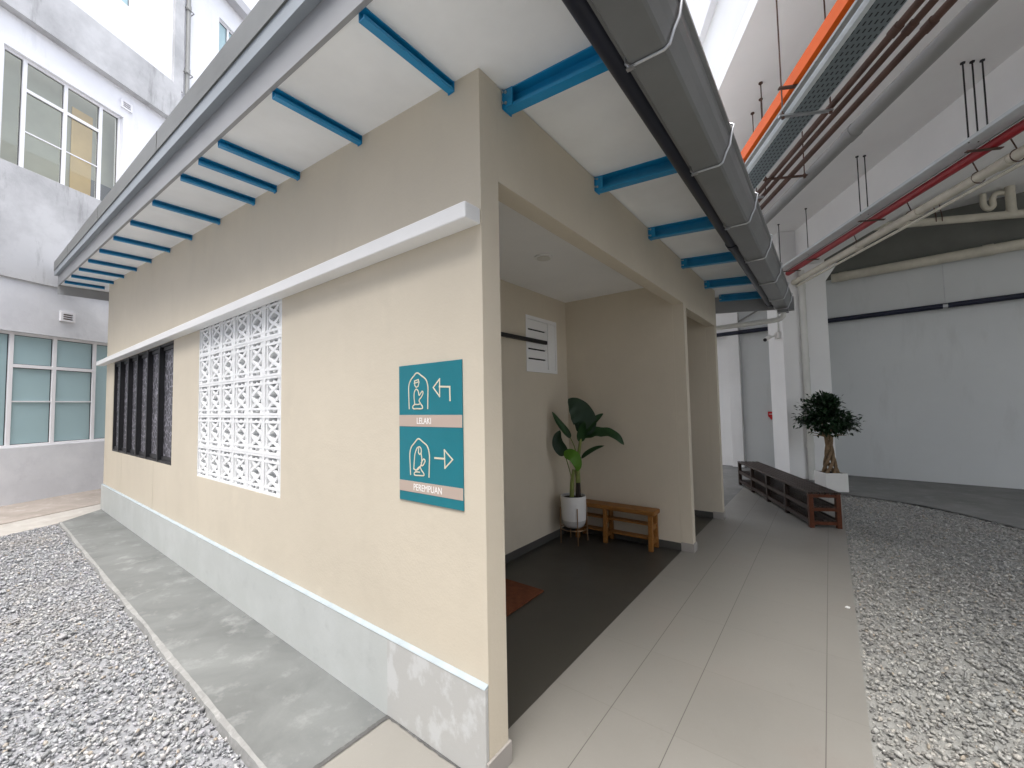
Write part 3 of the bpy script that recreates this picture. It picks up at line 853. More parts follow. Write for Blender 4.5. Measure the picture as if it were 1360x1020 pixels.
# ------------------------------------------------------------------ things on / in the room
o = MB(); o.tube([(-0.708, 1.588, 2.741), (-0.708, 1.588, 2.727)], 0.075, 32)
lamp = thing('downlight', 'round unlit white downlight flush in the alcove ceiling', 'ceiling light', (-0.708, 1.588, 2.741))
part(o, 'trim_ring', 'white_paint', lamp, smooth=True)
o = MB(); o.tube([(-0.708, 1.588, 2.7265), (-0.708, 1.588, 2.722)], 0.058, 32); part(o, 'diffuser', 'lampglass', lamp, smooth=True)
rail = thing('wall_rail', 'black rail running across the alcove wall to the white louvred vent', 'rail', (-1.33, 1.9, 2.18))
part((lambda q: (q.box(-1.350, -1.322, 0.6, 2.585, 2.165, 2.205), q)[1])(MB()), 'bar', 'black', rail, bevel=0.003)
for y in (0.8, 1.9):
    part((lambda q: (q.box(-1.3795, -1.3505, y, y + 0.03, 2.172, 2.198), q)[1])(MB()), 'bracket', 'black', rail)

# sign
SX0, SX1, SZ0, SZ1 = -0.556, -0.1205, 1.051, 1.704
sign = thing('direction_sign', 'teal wall sign reading LELAKI and PEREMPUAN with kneeling figures and arrows', 'sign', (-0.338, 0, SZ0))
bx('panel', 'teal', sign, SX0, SX1, -0.006, -0.0006, SZ0, SZ1, bevel=0.001)
def suv(px, py):
    u = (px - 96) / 372.0; top = 120 - 45 * u; bot = 900 + 62 * u
    v = (py - top) / (bot - top)
    # the photo foreshortens u: undo it
    k = 1.135; uu = u / (u + (1 - u) * k) if False else u * 1.0
    uu = (u * k) / (u * k + (1 - u) * 1.0) if False else uu
    w0, w1 = 1.0, 1.136
    uu = u * w0 / (w1 + u * (w0 - w1))
    return SX0 + uu * (SX1 - SX0), SZ1 - v * (SZ1 - SZ0)
def band(v00, v01, v10, v11):
    z1 = SZ1 - ((v00 - 120) / 780 + (v10 - 75) / 887) / 2 * (SZ1 - SZ0); z0 = SZ1 - ((v01 - 120) / 780 + (v11 - 75) / 887) / 2 * (SZ1 - SZ0)
    return bx('band', 'band', sign, SX0 + 0.0008, SX1 - 0.0008, -0.0072, -0.0062, z0, z1), (z0 + z1) / 2
B1, zt1 = band(408, 478, 405, 475); B2, zt2 = band(790, 845, 828, 905)
def ribbon(mb, pts, w, closed=False, dep=0):
    P = [suv(*p) for p in pts]
    if closed: P = P + [P[0]]
    for i in range(len(P) - 1):
        (x0, z0), (x1, z1) = P[i], P[i + 1]
        l = math.hypot(x1 - x0, z1 - z0)
        if l < 1e-6: continue
        tx, tz = (x1 - x0) / l * w * 0.5, (z1 - z0) / l * w * 0.5
        y = -0.0068 - 0.00002 * i - dep
        a = [(x0 - tx - tz, y, z0 - tz + tx), (x1 + tx - tz, y, z1 + tz + tx), (x1 + tx + tz, y, z1 + tz - tx), (x0 - tx + tz, y, z0 - tz - tx)]
        mb.prism(a, (0, 0.0007, 0))
LW = 0.0062
def sm2(pts, k=4): return [(p.x, p.y) for p in smoothpath([(x, y, 0) for x, y in pts], k)]
mb = MB(); ribbon(mb, sm2([(170, 370), (168, 305), (168, 240), (180, 203), (202, 176), (225, 156), (255, 174), (281, 197), (292, 240), (291, 305), (290, 368)]), LW); part(mb, 'arch_outline', 'line', sign)
mb = MB()
ribbon(mb, [(207, 205), (232, 196), (237, 212), (231, 235), (219, 243), (209, 232)], LW * 0.9, True); ribbon(mb, [(206, 219), (236, 209)], LW * 0.9, dep=0.0004)
ribbon(mb, sm2([(208, 345), (204, 300), (206, 275), (214, 257), (224, 256), (233, 268), (238, 290), (256, 266), (262, 278), (250, 302), (240, 314), (238, 325), (247, 340), (257, 356), (256, 368), (226, 370), (200, 370), (196, 358), (208, 346), (228, 345), (240, 342)], 3), LW * 0.9, dep=0.0002)
part(mb, 'kneeling_figure', 'line', sign)
mb = MB(); ribbon(mb, [(322, 243), (358, 191), (357, 296)], LW, True); ribbon(mb, [(357, 237), (410, 238), (411, 318)], LW * 1.3, dep=0.0003); part(mb, 'left_arrow', 'line', sign)
mb = MB(); ribbon(mb, sm2([(176, 758), (174, 700), (172, 640), (182, 600), (206, 571), (230, 548), (260, 568), (285, 592), (297, 640), (296, 706), (294, 772)]), LW); part(mb, 'arch_outline', 'line', sign)
mb = MB()
ribbon(mb, sm2([(198, 725), (203, 670), (208, 635), (220, 605), (236, 596), (247, 608), (247, 628), (238, 640), (230, 628), (232, 606)], 3), LW * 0.9)
ribbon(mb, sm2([(246, 632), (251, 668), (247, 700), (228, 727), (212, 732), (198, 725)], 3), LW * 0.9, dep=0.0003)
ribbon(mb, sm2([(247, 690), (262, 668), (271, 680), (258, 704), (245, 706)], 3), LW * 0.9, dep=0.0005)
ribbon(mb, sm2([(212, 738), (236, 714), (250, 735), (262, 752), (262, 764), (232, 764), (206, 762), (203, 750), (216, 743), (237, 745)], 3), LW * 0.9, dep=0.0007)
part(mb, 'kneeling_figure', 'line', sign)
mb = MB(); ribbon(mb, [(420, 667), (379, 612), (381, 718)], LW, True); ribbon(mb, [(328, 660), (380, 663)], LW * 1.3, dep=0.0003); part(mb, 'right_arrow', 'line', sign)
def text(body, width, cx, cz, name='lettering'):
    cu = bpy.data.curves.new('lettering', 'FONT'); cu.body = body; cu.align_x = 'CENTER'; cu.align_y = 'CENTER'; cu.size = 1; cu.extrude = 0.01
    to = bpy.data.objects.new('lettering_source', cu); COL.objects.link(to)
    bpy.context.view_layer.update()
    me = bpy.data.meshes.new_from_object(to.evaluated_get(bpy.context.evaluated_depsgraph_get()))
    bpy.data.objects.remove(to)
    xs = [v.co.x for v in me.vertices]; w0 = max(xs) - min(xs); mx0 = (max(xs) + min(xs)) / 2
    ys = [v.co.y for v in me.vertices]; my0 = (max(ys) + min(ys)) / 2
    s = width / w0
    for v in me.vertices:
        x, y, z = v.co
        v.co = Vector((cx + (x - mx0) * s, -0.0076 - z * 0.02, cz + (y - my0) * s * 1.22)) - Vector(sign.location)
    me.materials.clear(); me.materials.append(MT['letter'])
    ob = bpy.data.objects.new(name, me); COL.objects.link(ob); ob.parent = sign
    return ob
text('LELAKI', suv(308, 443)[0] - suv(222, 443)[0], (suv(222, 443)[0] + suv(308, 443)[0]) / 2, zt1)
text('PEREMPUAN', suv(364, 845)[0] - suv(198, 845)[0], (suv(198, 845)[0] + suv(364, 845)[0]) / 2, zt2)

# door mat
b = MB(); b.box(-1.36, -0.745, 0.62, 1.535, 0.0, 0.014)
tag(b.build('door_mat', MT['mat'], loc=(-1.05, 1.08, 0), bevel=0.004), 'orange-brown coir door mat lying on the dark alcove floor', 'door mat')

# planter with tall leafy plant
PX, PY = -1.137, 2.742
pl = thing('potted_banana_plant', 'broad-leaved tall plant in a white pot on a copper stand, in the alcove corner', 'potted plant', (PX, PY, 0))
b = MB(); b.lathe([(0.118, 0.46), (0.124, 0.462), (0.128, 0.50), (0.136, 0.502), (0.1375, 0.49), (0.1365, 0.40), (0.134, 0.30), (0.131, 0.245)], PX, PY); b.lathe([(0.0, 0.462), (0.1185, 0.462)], PX, PY)
pot = part(b, 'pot', 'ceramic', pl, smooth=True)
b = MB(); b.lathe([(0.130, 0.2448), (0.122, 0.205), (0.105, 0.175), (0.085, 0.163), (0.0, 0.160)], PX, PY); part(b, 'pot_base', 'ceramic_base', pot, smooth=True)
b = MB(); b.lathe([(0.0, 0.478), (0.05, 0.48), (0.1225, 0.472)], PX, PY); part(b, 'soil', 'soil', pot, smooth=True)
st = MB(); st.tube([(PX + 0.147 * math.cos(a), PY + 0.147 * math.sin(a), 0.152) for a in np.linspace(0, 2 * math.pi, 33)], 0.005, 8)
stand = part(st, 'stand', 'brass', pl, smooth=True)
for dx, dy in ((0.104, -0.107), (-0.1, -0.115), (0.101, 0.115), (-0.106, 0.106)):
    tb('leg', 'brass', stand, [(PX + dx, PY + dy, 0.0), (PX + dx * 0.99, PY + dy * 0.99, 0.385)], 0.0062, 10)
def leaf(name, mat, cen, wid, nrm, fold=0.25, ripple=0.0):
    P = smoothpath(cen, 6); n = len(P)
    mb = MB(); V = []; nn = Vector(nrm).normalized()
    for i, p in enumerate(P):
        t = i / (n - 1)
        tg = (P[min(n - 1, i + 1)] - P[max(0, i - 1)]).normalized()
        side = tg.cross(nn); side.normalize(); up = side.cross(tg)
        # outline: quick swell, long taper
        w = wid * (math.sin(math.pi * min(1, t) ** 0.72) ** 0.62 if 0 < t < 1 else 0.0)
        w = max(w, 0.004 if t < 0.5 else 0.001)
        rp = ripple * math.sin(t * 23) * w
        for s, lift in ((-1, fold), (-0.55, fold * 0.42), (0, 0), (0.55, fold * 0.42), (1, fold)):
            V.append(tuple(p + side * (s * w * (1 - 0.2 * fold)) + up * (lift * w + rp * abs(s))))
    Fc = [(i * 5 + k, i * 5 + k + 1, i * 5 + 5 + k + 1, i * 5 + 5 + k) for i in range(n - 1) for k in range(4)]
    mb.add(V, Fc)
    o = part(mb, name, mat, pl, smooth=True, weld=False)
    return o
tb('trunk', 'stemdark', pl, [(-1.088, 2.767, 0.47), (-1.087, 2.768, 0.56), (-1.086, 2.768, 0.645)], [0.031, 0.028, 0.026])
tb('stem', 'stemgreen', pl, [(-1.086, 2.768, 0.64), (-1.09, 2.765, 0.76), (-1.08, 2.77, 0.90), (-1.052, 2.785, 1.10), (-1.02, 2.80, 1.19)], [0.027, 0.026, 0.022, 0.016, 0.009])
tb('stem', 'stemgreen', pl, [(-1.15, 2.73, 0.47), (-1.145, 2.735, 0.62), (-1.125, 2.745, 0.78)], [0.026, 0.024, 0.016])
def vs(P): return [tuple(p) for p in P]
leaf('leaf', 'leaf_deep', [(-1.045, 2.79, 1.16), (-1.00, 2.80, 1.28), (-1.03, 2.76, 1.40), (-1.07, 2.70, 1.49), (-1.10, 2.62, 1.555)], 0.135, (0.55, -0.82, 0.15), 0.15, 0.05)
tb('stem', 'stemgreen', pl, smoothpath([(-1.09, 2.765, 0.88), (-1.11, 2.755, 1.02), (-1.15, 2.735, 1.13)], 5), 0.006, 8)
leaf('leaf', 'leaf', [(-1.15, 2.735, 1.12), (-1.20, 2.70, 1.20), (-1.26, 2.66, 1.30), (-1.31, 2.62, 1.42)], 0.048, (0.5, -0.6, 0.6), 0.5)
tb('stem', 'stemgreen', pl, smoothpath([(-1.13, 2.74, 0.62), (-1.17, 2.72, 0.80), (-1.20, 2.70, 0.93), (-1.21, 2.695, 0.94)], 5), 0.006, 8)
leaf('leaf', 'leaf_deep', [(-1.20, 2.70, 0.94), (-1.215, 2.66, 0.99), (-1.245, 2.63, 1.06), (-1.245, 2.62, 1.14), (-1.215, 2.63, 1.215)], 0.070, (0.45, -0.85, 0.1), 0.22, 0.05)
leaf('leaf', 'leaf', [(-1.03, 2.795, 1.15), (-0.97, 2.82, 1.24), (-0.89, 2.86, 1.33), (-0.825, 2.90, 1.39)], 0.048, (0.3, -0.8, 0.5), 0.35)
leaf('leaf', 'leaf', [(-1.02, 2.80, 1.13), (-0.93, 2.83, 1.175), (-0.83, 2.87, 1.185), (-0.71, 2.92, 1.155), (-0.625, 2.96, 1.05)], 0.072, (0.15, -0.75, 0.75), 0.2, 0.12)
leaf('leaf', 'leaf', [(-1.05, 2.79, 0.90), (-0.98, 2.81, 0.96), (-0.90, 2.85, 1.01), (-0.82, 2.89, 1.04)], 0.036, (0.2, -0.6, 0.75), 0.3)
leaf('leaf', 'leaf_bright', [(-1.20, 2.67, 0.935), (-1.14, 2.68, 0.95), (-1.08, 2.69, 0.92), (-1.05, 2.70, 0.84), (-1.06, 2.71, 0.77)], 0.068, (0.45, -0.8, 0.4), 0.15)
leaf('leaf', 'leaf', [(-1.05, 2.785, 1.08), (-1.03, 2.76, 1.16), (-0.99, 2.72, 1.24), (-0.95, 2.70, 1.31)], 0.055, (0.6, -0.7, 0.1), 0.3)

# little wooden stool bench in the alcove
sb = thing('wooden_stool_bench', 'honey-brown low wooden bench with two slat shelves against the alcove wall', 'bench', (-0.76, 2.99, 0))
b = MB()
b.box(-1.22, -0.305, 2.888, 3.078, 0.352, 0.398)
part(b, 'seat', 'oak', sb, bevel=0.012)
for x in (-0.352, -0.845, -1.18):
    for y0, y1, s in ((2.895, 2.93, -0.012), (3.04, 3.072, 0.008)):
        b = MB(); b.hexa([(x - 0.022, y0 + s, 0), (x + 0.022, y0 + s, 0), (x + 0.022, y1 + s, 0), (x - 0.022, y1 + s, 0), (x - 0.022, y0, 0.3515), (x + 0.022, y0, 0.3515), (x + 0.022, y1, 0.3515), (x - 0.022, y1, 0.3515)])
        part(b, 'leg', 'oak', sb, bevel=0.003)
    for z0_, z1_ in ((0.20, 0.24), (0.06, 0.10)): bx('cross_rail', 'oak', sb, x - 0.012, x + 0.012, 2.9315, 3.0385, z0_, z1_)
for z in (0.242, 0.102):
    b = MB()
    for k, y in enumerate((2.936, 2.972, 3.008)): b.box(-1.20, -0.33, y, y + 0.028, z, z + 0.014)
    part(b, 'shelf', 'oak', sb)

# long dark slatted bench on the walkway
bo = Vector((0.893, 4.700)); bu = Vector((-0.4205, 0.9073)); bw = Vector((0.9073, 0.4205))
def bt(u, w, z): return (bo.x + bu.x * u + bw.x * w, bo.y + bu.y * u + bw.y * w, z)
lb = thing('slatted_bench', 'long dark slatted bench with shoe shelves and reddish end legs on the walkway', 'bench', (*bt(1.3, 0.165, 0)[:2], 0))
BL, BWid, BZ = 2.66, 0.335, 0.412
for k in range(6):
    w0 = 0.0 + k * 0.058
    b = MB(bt); b.box(0.0, BL, w0, w0 + 0.045, BZ - 0.022, BZ); part(b, 'seat_slat', 'walnut', lb, bevel=0.003)
for i, u in enumerate((0.0, 0.66, 1.30, 1.96, BL - 0.05)):
    for w0 in (0.002, BWid - 0.052):
        b = MB(bt); b.box(u, u + 0.05, w0, w0 + 0.048, 0, BZ - 0.0225)
        part(b, 'leg', 'redwood' if i == 0 else 'walnut', lb, bevel=0.003)
    for z in (0.038, 0.195, 0.352): bx('cross_rail', 'redwood' if i == 0 else 'walnut', lb, u + 0.004, u + 0.03, 0.0505, BWid - 0.0525, z, z + 0.036, T=bt)
for z in (0.0745, 0.2315):
    b = MB(bt)
    for k in range(5):
        w0 = 0.054 + k * 0.047; b.box(0.004, BL - 0.004, w0, w0 + 0.036, z, z + 0.016)
    part(b, 'shelf', 'walnut', lb)
    for u0, u1 in ((0.051, 0.659), (0.711, 1.299), (1.351, 1.959), (2.011, BL - 0.051)):
        for w0 in (0.006, BWid - 0.03): bx('side_rail', 'walnut', lb, u0, u1, w0, w0 + 0.02, z - 0.03, z + 0.018, T=bt)

# ficus in square pot
FX, FY = 1.10, 7.34
fc = thing('potted_ficus', 'bushy dark green tree with braided trunk in square pale pot behind bench', 'potted plant', (FX, FY, 0))
def ft(u, w, z): return (FX + DX * u + CX * w, FY + DY * u + CY * w, z)
b = MB(ft); h = 0.165
b.wall([-h, h], [-h, h], [(-h + 0.02, h - 0.02, -h + 0.02, h - 0.02)], 0.298, lambda u, v, t: (u, v, 0.001 + t)); b.box(-h + 0.019, h - 0.019, -h + 0.019, h - 0.019, 0.002, 0.27)
part(b, 'pot', 'ceramic', fc, bevel=0.006)
b = MB(ft); b.box(-h + 0.0205, h - 0.0205, -h + 0.0205, h - 0.0205, 0.2705, 0.288); part(b, 'soil', 'soil', fc)
b = MB()
for k in range(6):
    pts, rs = [], []
    for i in range(15):
        t = i / 14; a = k * math.pi / 3 + 3.6 * t
        r = 0.072 * (1 - t) ** 1.6 + 0.026 + 0.075 * max(0, t - 0.72)
        pts.append((FX + 0.0 + r * math.cos(a), FY + r * math.sin(a), 0.285 + 0.62 * t)); rs.append(0.026 - 0.008 * t)
    b.tube(pts, rs, 8)
part(b, 'trunk', 'bark', fc, smooth=True)
b = MB()
for k in range(16):
    a = 2 * math.pi * k / 16 + random.uniform(-.2, .2); el = random.uniform(0.2, 1.25); L = random.uniform(0.25, 0.42)
    d = Vector((math.cos(a) * math.cos(el), math.sin(a) * math.cos(el), math.sin(el)))
    p0 = Vector((FX, FY, 0.86)); b.tube([p0, p0 + d * L * 0.5, p0 + d * L + Vector((0, 0, -0.03))], [0.013, 0.008, 0.004], 6)
part(b, 'branch', 'bark', fc, smooth=True)
nl = 3600; V = []; Fc = []
clumps = []
for k in range(70):
    a = random.uniform(0, 2 * math.pi); u = random.uniform(-0.55, 1.0); rr = math.sqrt(max(0, 1 - u * u)) * random.uniform(0.15, 1.0)
    clumps.append(Vector((FX + 0.35 * rr * math.cos(a), FY + 0.35 * rr * math.sin(a), 1.19 + 0.30 * u)))
for _ in range(nl):
    c = random.choice(clumps); p = c + Vector([random.gauss(0, 0.06), random.gauss(0, 0.06), random.gauss(0, 0.045)])
    out = (p - Vector((FX, FY, 1.05))).normalized()
    d = (out + Vector((random.gauss(0, .45), random.gauss(0, .45), random.gauss(-0.35, .4)))).normalized()
    s = d.cross(Vector((random.gauss(0, .3), random.gauss(0, .3), 1))).normalized(); up = s.cross(d)
    L = random.uniform(0.055, 0.09); w = L * random.uniform(0.23, 0.3)
    o = len(V)
    V += [tuple(p), tuple(p + d * L * .45 + s * w + up * w * .3), tuple(p + d * L * .5), tuple(p + d * L * .45 - s * w + up * w * .3), tuple(p + d * L - up * L * .12)]
    Fc += [(o, o + 1, o + 2), (o, o + 2, o + 3), (o + 1, o + 4, o + 2), (o + 2, o + 4, o + 3)]
b = MB(); b.add(V, Fc); part(b, 'crown', 'ficus', fc, weld=False)

# scrap
b = MB(); b.prism([(1.160, 2.56, 0.001), (1.185, 2.555, 0.001), (1.19, 2.575, 0.001), (1.172, 2.585, 0.001)], (0, 0, 0.006))
tag(b.build('paper_scrap', MT['paper'], loc=(1.172, 2.57, 0)), 'tiny white scrap lying on the tiles beside the gravel edge', 'scrap')

# ------------------------------------------------------------------ surrounding building (undercroft hall)
HC = 4.775
hall = thing('undercroft_hall', 'tall white concrete undercroft with beams and column behind the small room', 'building', (2.0, 8.0, 0))
C0, C1, DMAX = -1.3, 13.0, 9.5
bx('ceiling', 'ceil_white', hall, C0, C1, 1.921, DMAX, HC, HC + 0.15, T=cd)
bx('edge_beam', 'white_paint', hall, C0, C1, 1.92, 2.12, HC + 0.1505, 5.665, T=cd)
bx('upper_wall', 'ext', hall, C0, C1, 1.85, 2.2, 5.6655, 11.0, T=cd)
bx('added_shade_wall', 'ext', hall, -7.3, C0 - 0.001, 5.2, 5.45, 0, 11.0, T=cd)  # added out of view; narrows the sky so light falls from above
bx('beam', 'ceil_white', hall, C0, 6.99, 4.585, 4.95, 4.10, HC - 0.001, T=cd)
bx('beam', 'ceil_white', hall, 7.76, C1, 4.585, 4.95, 4.10, HC - 0.001, T=cd)
b = MB(cd); b.box(6.992, 7.62, 4.279, 5.075, 0, HC - 0.001)
b.box(6.93, 7.0, 4.80, 5.16, 3.85, 4.10) if False else None
column = part(b, 'column', 'white_paint', hall, bevel=0.006)
b = MB(cd); b.hexa([(7.02, 5.076, 3.75), (7.60, 5.076, 3.75), (7.60, 5.08, 3.75), (7.02, 5.08, 3.75), (7.02, 5.076, 4.10), (7.60, 5.076, 4.10), (7.60, 5.32, 4.10), (7.02, 5.32, 4.10)])
part(b, 'haunch', 'ceil_white', column)
# back wall, slightly skewed
wu = Vector((0.99363, -0.11268)); wn2 = Vector((0.11268, 0.99363))
def wt(u, w, z): return (1.3 + wu.x * u + wn2.x * w, 9.188 + wu.y * u + wn2.y * w, z)
bx('back_wall', 'hall_white', hall, -1.74, 7.5, 0, 0.15, 0, 3.90, T=wt)
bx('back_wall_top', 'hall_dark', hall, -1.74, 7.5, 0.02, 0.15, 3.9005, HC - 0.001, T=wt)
bx('pilaster', 'white_paint', hall, -1.985, -1.742, -0.10, 0.15, 0, HC - 0.001, T=wt, bevel=0.004)
bx('back_wall', 'white_paint', hall, -9, -1.987, 0.03, 0.15, 0, HC - 0.001, T=wt)  # whiter paint carries part of the skylight on this stretch
bx('end_wall', 'hall_white', hall, C0, 8.0, DMAX - 0.15, DMAX, 0, HC - 0.001, T=cd)  # unseen end closure, set here to darken the hall
# pipe up the column
cp = MB(cd); cp.tube([(6.93, 4.625, 0.0), (6.93, 4.625, 3.96)], 0.055, 16)
for z in (0.6, 2.2, 3.6): cp.tube([(6.93, 4.625, z), (6.93, 4.625, z + 0.09)], 0.064, 16)
tag(cp.build('column_pipe', MT['whitepipe'], smooth=True, loc=cd(6.93, 4.625, 0)), 'white drain pipe running up the near face of the column', 'pipe')

# ---- services
def ring_hanger(mb, c, d, z, top, r): mb.tube([(c, d, z), (c, d, top)], r, 6)
def kd(d, k=0.8): return 0.398 + (d - 0.398) * k
o0, o1 = kd(2.334, 0.882), kd(2.408, 0.882)
b = MB(cd); b.box(C0, 12.5, o0, o1, 3.97, 4.076)
for c in (0.5, 3.0, 5.5): b.box(c, c + 0.05, o0 - 0.002, o1 + 0.002, 3.968, 4.078)
tag(b.build('orange_trunking', MT['orange'], loc=cd(4, 2.14, 3.97)), 'bright orange cable trunking hung under the hall ceiling', 'trunking')
ZT = 3.74
ct = thing('cable_tray', 'grey perforated cable tray with pale flange beside the orange trunking', 'cable tray', cd(4, 2.15, ZT))
b = MB(cd); b.box(C0, 12.5, kd(2.5235), kd(2.747), ZT, ZT + 0.003); part(b, 'tray_bed', 'tray', ct)
b = MB(cd); b.prism([(C0, kd(2.483), ZT - 0.003), (C0, kd(2.523), ZT - 0.003), (C0, kd(2.523), ZT + 0.002), (C0, kd(2.483) + 0.004, ZT + 0.002), (C0, kd(2.483) + 0.004, ZT + 0.05), (C0, kd(2.483), ZT + 0.05)], (0, 0, 0)) if False else b.box(C0, 12.5, kd(2.483), kd(2.523), ZT - 0.003, ZT + 0.045)
part(b, 'flange', 'whitetray', ct)
b = MB(cd); b.box(C0, 12.5, kd(2.7475), kd(2.7475) + 0.005, ZT - 0.003, ZT + 0.05); part(b, 'flange', 'whitetray', ct)
b = MB(cd); b.box(C0, 12.5, kd(2.425), kd(2.470), ZT + 0.03, ZT + 0.05); part(b, 'side_rail', 'greypipe', ct)
for d, rr, lab in ((2.885, 0.023, 'rust-brown steel pipe, the one nearest the grey cable tray'), (2.985, 0.0215, 'rust-brown steel pipe in the middle of the three slim ones'), (3.115, 0.025, 'rust-brown steel pipe lying nearest the thick grey conduit')):
    b = MB(cd); b.tube([(C0, kd(d), 3.78), (12.5, kd(d), 3.78)], rr, 12)
    for c in (1.1, 4.9): b.tube([(c, kd(d), 3.78), (c + 0.07, kd(d), 3.78)], rr + 0.006, 12)
    tag(b.build('steel_pipe', MT['rust'], smooth=True, loc=cd(4, kd(d), 3.78)), lab, 'pipe', 'slim rusty pipes under the ceiling')
b = MB(cd); b.tube([(C0, kd(3.35), 3.78), (12.5, kd(3.35), 3.78)], 0.056, 20)
for c in (2.15, 4.0, 6.0): b.tube([(c, kd(3.35), 3.78), (c + 0.10, kd(3.35), 3.78)], 0.062, 20)
tag(b.build('grey_conduit', MT['greypipe'], smooth=True, loc=cd(4, kd(3.35), 3.78)), 'thick grey plastic pipe beside the three slim rusty pipes', 'pipe')
def hanger(label, bars, rods):
    """bars: (c, d0, d1, z, material); rods: (c, d, z)"""
    h = thing('pipe_hanger', label, 'hanger', cd(bars[0][0], bars[0][1], bars[0][3]), 'rod hangers for pipes and trays')
    for c, d0, d1, z, mat in bars:
        b = MB(cd); b.box(c - 0.016, c + 0.016, d0, d1, z - 0.011, z); part(b, 'cross_bar', mat, h)
    for c, d, z in rods:
        b = MB(cd); b.tube([(c, d, z - 0.03), (c, d, HC)], 0.0055, 8); b.tube([(c, d, z + 0.003), (c, d, z + 0.014)], 0.013, 6); b.tube([(c, d, z - 0.026), (c, d, z - 0.012)], 0.013, 6); b.tube([(c, d, HC - 0.012), (c, d, HC)], 0.02, 8); part(b, 'rod', 'rust', h)
    return h
hanger('hanger with a pale bar under the tray and rusty bar under the orange trunking', [(1.78, 2.0, 2.385, ZT - 0.0035, 'galv'), (1.78, 2.01, 2.30, 3.9675, 'rust')], [(1.78, 2.03, ZT - 0.004), (1.78, 2.37, ZT - 0.004)])
hanger('rusty bar hanger under the three slim pipes close to the gutter', [(2.80, 2.30, 2.70, 3.753, 'rust')], [(2.80, 2.32, 3.752), (2.80, 2.68, 3.752)])
hanger('hanger half hidden behind the orange trunking, nearer the slab edge', [(3.15, 2.0, 2.44, ZT - 0.0035, 'galv')], [(3.05, 2.42, ZT - 0.004), (3.27, 2.42, ZT - 0.004)])
hanger('far hanger under the tray and slim pipes, partly behind the gutter', [(4.9, 2.0, 2.44, ZT - 0.0035, 'galv'), (5.0, 2.30, 2.70, 3.753, 'rust')], [(4.9, 2.03, ZT - 0.004), (4.9, 2.42, ZT - 0.004), (5.0, 2.68, 3.752)])
# red pipe and its tray
rt = thing('slim_cable_tray', 'slim pale cable tray running above the red fire pipe', 'cable tray', cd(4, 4.25, 3.96))
b = MB(cd); b.box(C0, 6.85, 4.17, 4.335, 3.965, 3.970); b.box(C0, 6.85, 4.169, 4.174, 3.9702, 4.00); part(b, 'tray_bed', 'whitetray', rt)
b = MB(cd); b.box(C0, 6.85, 4.335, 4.345, 3.955, 4.01); part(b, 'flange', 'greypipe', rt)
b = MB(cd); b.tube([(C0, 4.40, 3.93), (6.93, 4.40, 3.93)], 0.047, 16)
tag(b.build('red_fire_pipe', MT['red'], smooth=True, loc=cd(4, 4.4, 3.93)), 'dark red fire pipe running below the slim pale tray to the column', 'pipe')
for lab, c, ds in (('hanger of three thin rods over the red pipe, nearest the camera', 2.90, (4.19, 4.27, 4.355)), ('hanger of two thin rods over the red pipe, midway to the column', 4.46, (4.18, 4.27)), ('single rod hanger over the red pipe, close to the column', 6.0, (4.30,)), ('single rod hanger beside the column, where the red pipe ends', 6.6, (4.13,))):
    h = thing('pipe_hanger', lab, 'hanger', cd(c, ds[0], 3.95), 'rod hangers for pipes and trays')
    for d in ds:
        b = MB(cd); b.tube([(c, d, 3.96), (c, d, HC)], 0.007, 6); b.tube([(c, d, HC - 0.012), (c, d, HC)], 0.02, 6); part(b, 'rod', 'rubber', h)
    b = MB(cd); b.box(c - 0.02, c + 0.02, min(ds) - 0.03, 4.46, 3.872, 3.880); part(b, 'cross_bar', 'rust', h)
# cream drain pipe parallel to the beam
dp = thing('drain_pipe', 'cream drain pipe slung below the beam and red fire pipe', 'pipe', cd(4, 4.62, 3.80))
b = MB(cd); b.tube([(C0, 4.64, 3.84), (5.2, 4.60, 3.80), (7.05, 4.52, 3.76)], 0.052, 16)
for c in (2.0, 3.0, 4.1, 5.2): b.tube([(c, 4.64 - 0.008 * c, 3.835 - 0.008 * c), (c + 0.12, 4.64 - 0.008 * c, 3.833 - 0.008 * c)], 0.06, 16)
part(b, 'pipe', 'beigepipe', dp, smooth=True)
b = MB(cd); b.tube([(C0, 4.70, 3.745), (6.99, 4.56, 3.685)], 0.018, 10); part(b, 'small_pipe', 'beigepipe', dp, smooth=True)
for c in (2.95, 3.35, 4.25, 5.3):
    b = MB(cd); pts = [(c, 4.625 + 0.062 * math.cos(a), 3.815 + 0.062 * math.sin(a)) for a in np.linspace(0.3, 2 * math.pi - 0.3 + 0.6, 16)]
    b.tube(pts, 0.006, 6); b.tube([(c, 4.625, 3.875), (c + 0.06, 4.60, 4.10)], 0.006, 6); part(b, 'clamp', 'rust', dp, smooth=True)
# branch pipe across, high under the slab
bp = thing('branch_pipe', 'cream branch pipe with riser and trap crossing below the far ceiling', 'pipe', (2.6, 8.6, 4.45))
A_ = Vector((1.95, 8.20, 4.47)); Bv = Vector((5.2, 10.35 - 0.9, 4.52))
A_ = Vector((2.02, 8.30, 4.49)); Bv = Vector((4.6, 9.0, 4.53)) if False else Vector((5.0, 8.75, 4.40))
A_ = Vector((2.10, 8.25, 4.47)); Bv = Vector((3.9, 8.62, 4.30)); 
b = MB(); b.tube([A_ - (Bv - A_) * 0.15, A_, Bv, Bv + (Bv - A_) * 0.8], 0.062, 16); part(b, 'pipe', 'beigepipe', bp, smooth=True)
q = A_.lerp(Bv, 0.80)
b = MB(); b.tube([q, q + Vector((0, -0.02, 0.10)), q + Vector((0, -0.03, 0.44))], [0.075, 0.058, 0.058], 14); part(b, 'riser', 'beigepipe', bp, smooth=True)
q2 = q + Vector((-0.03, 0, 0.36))
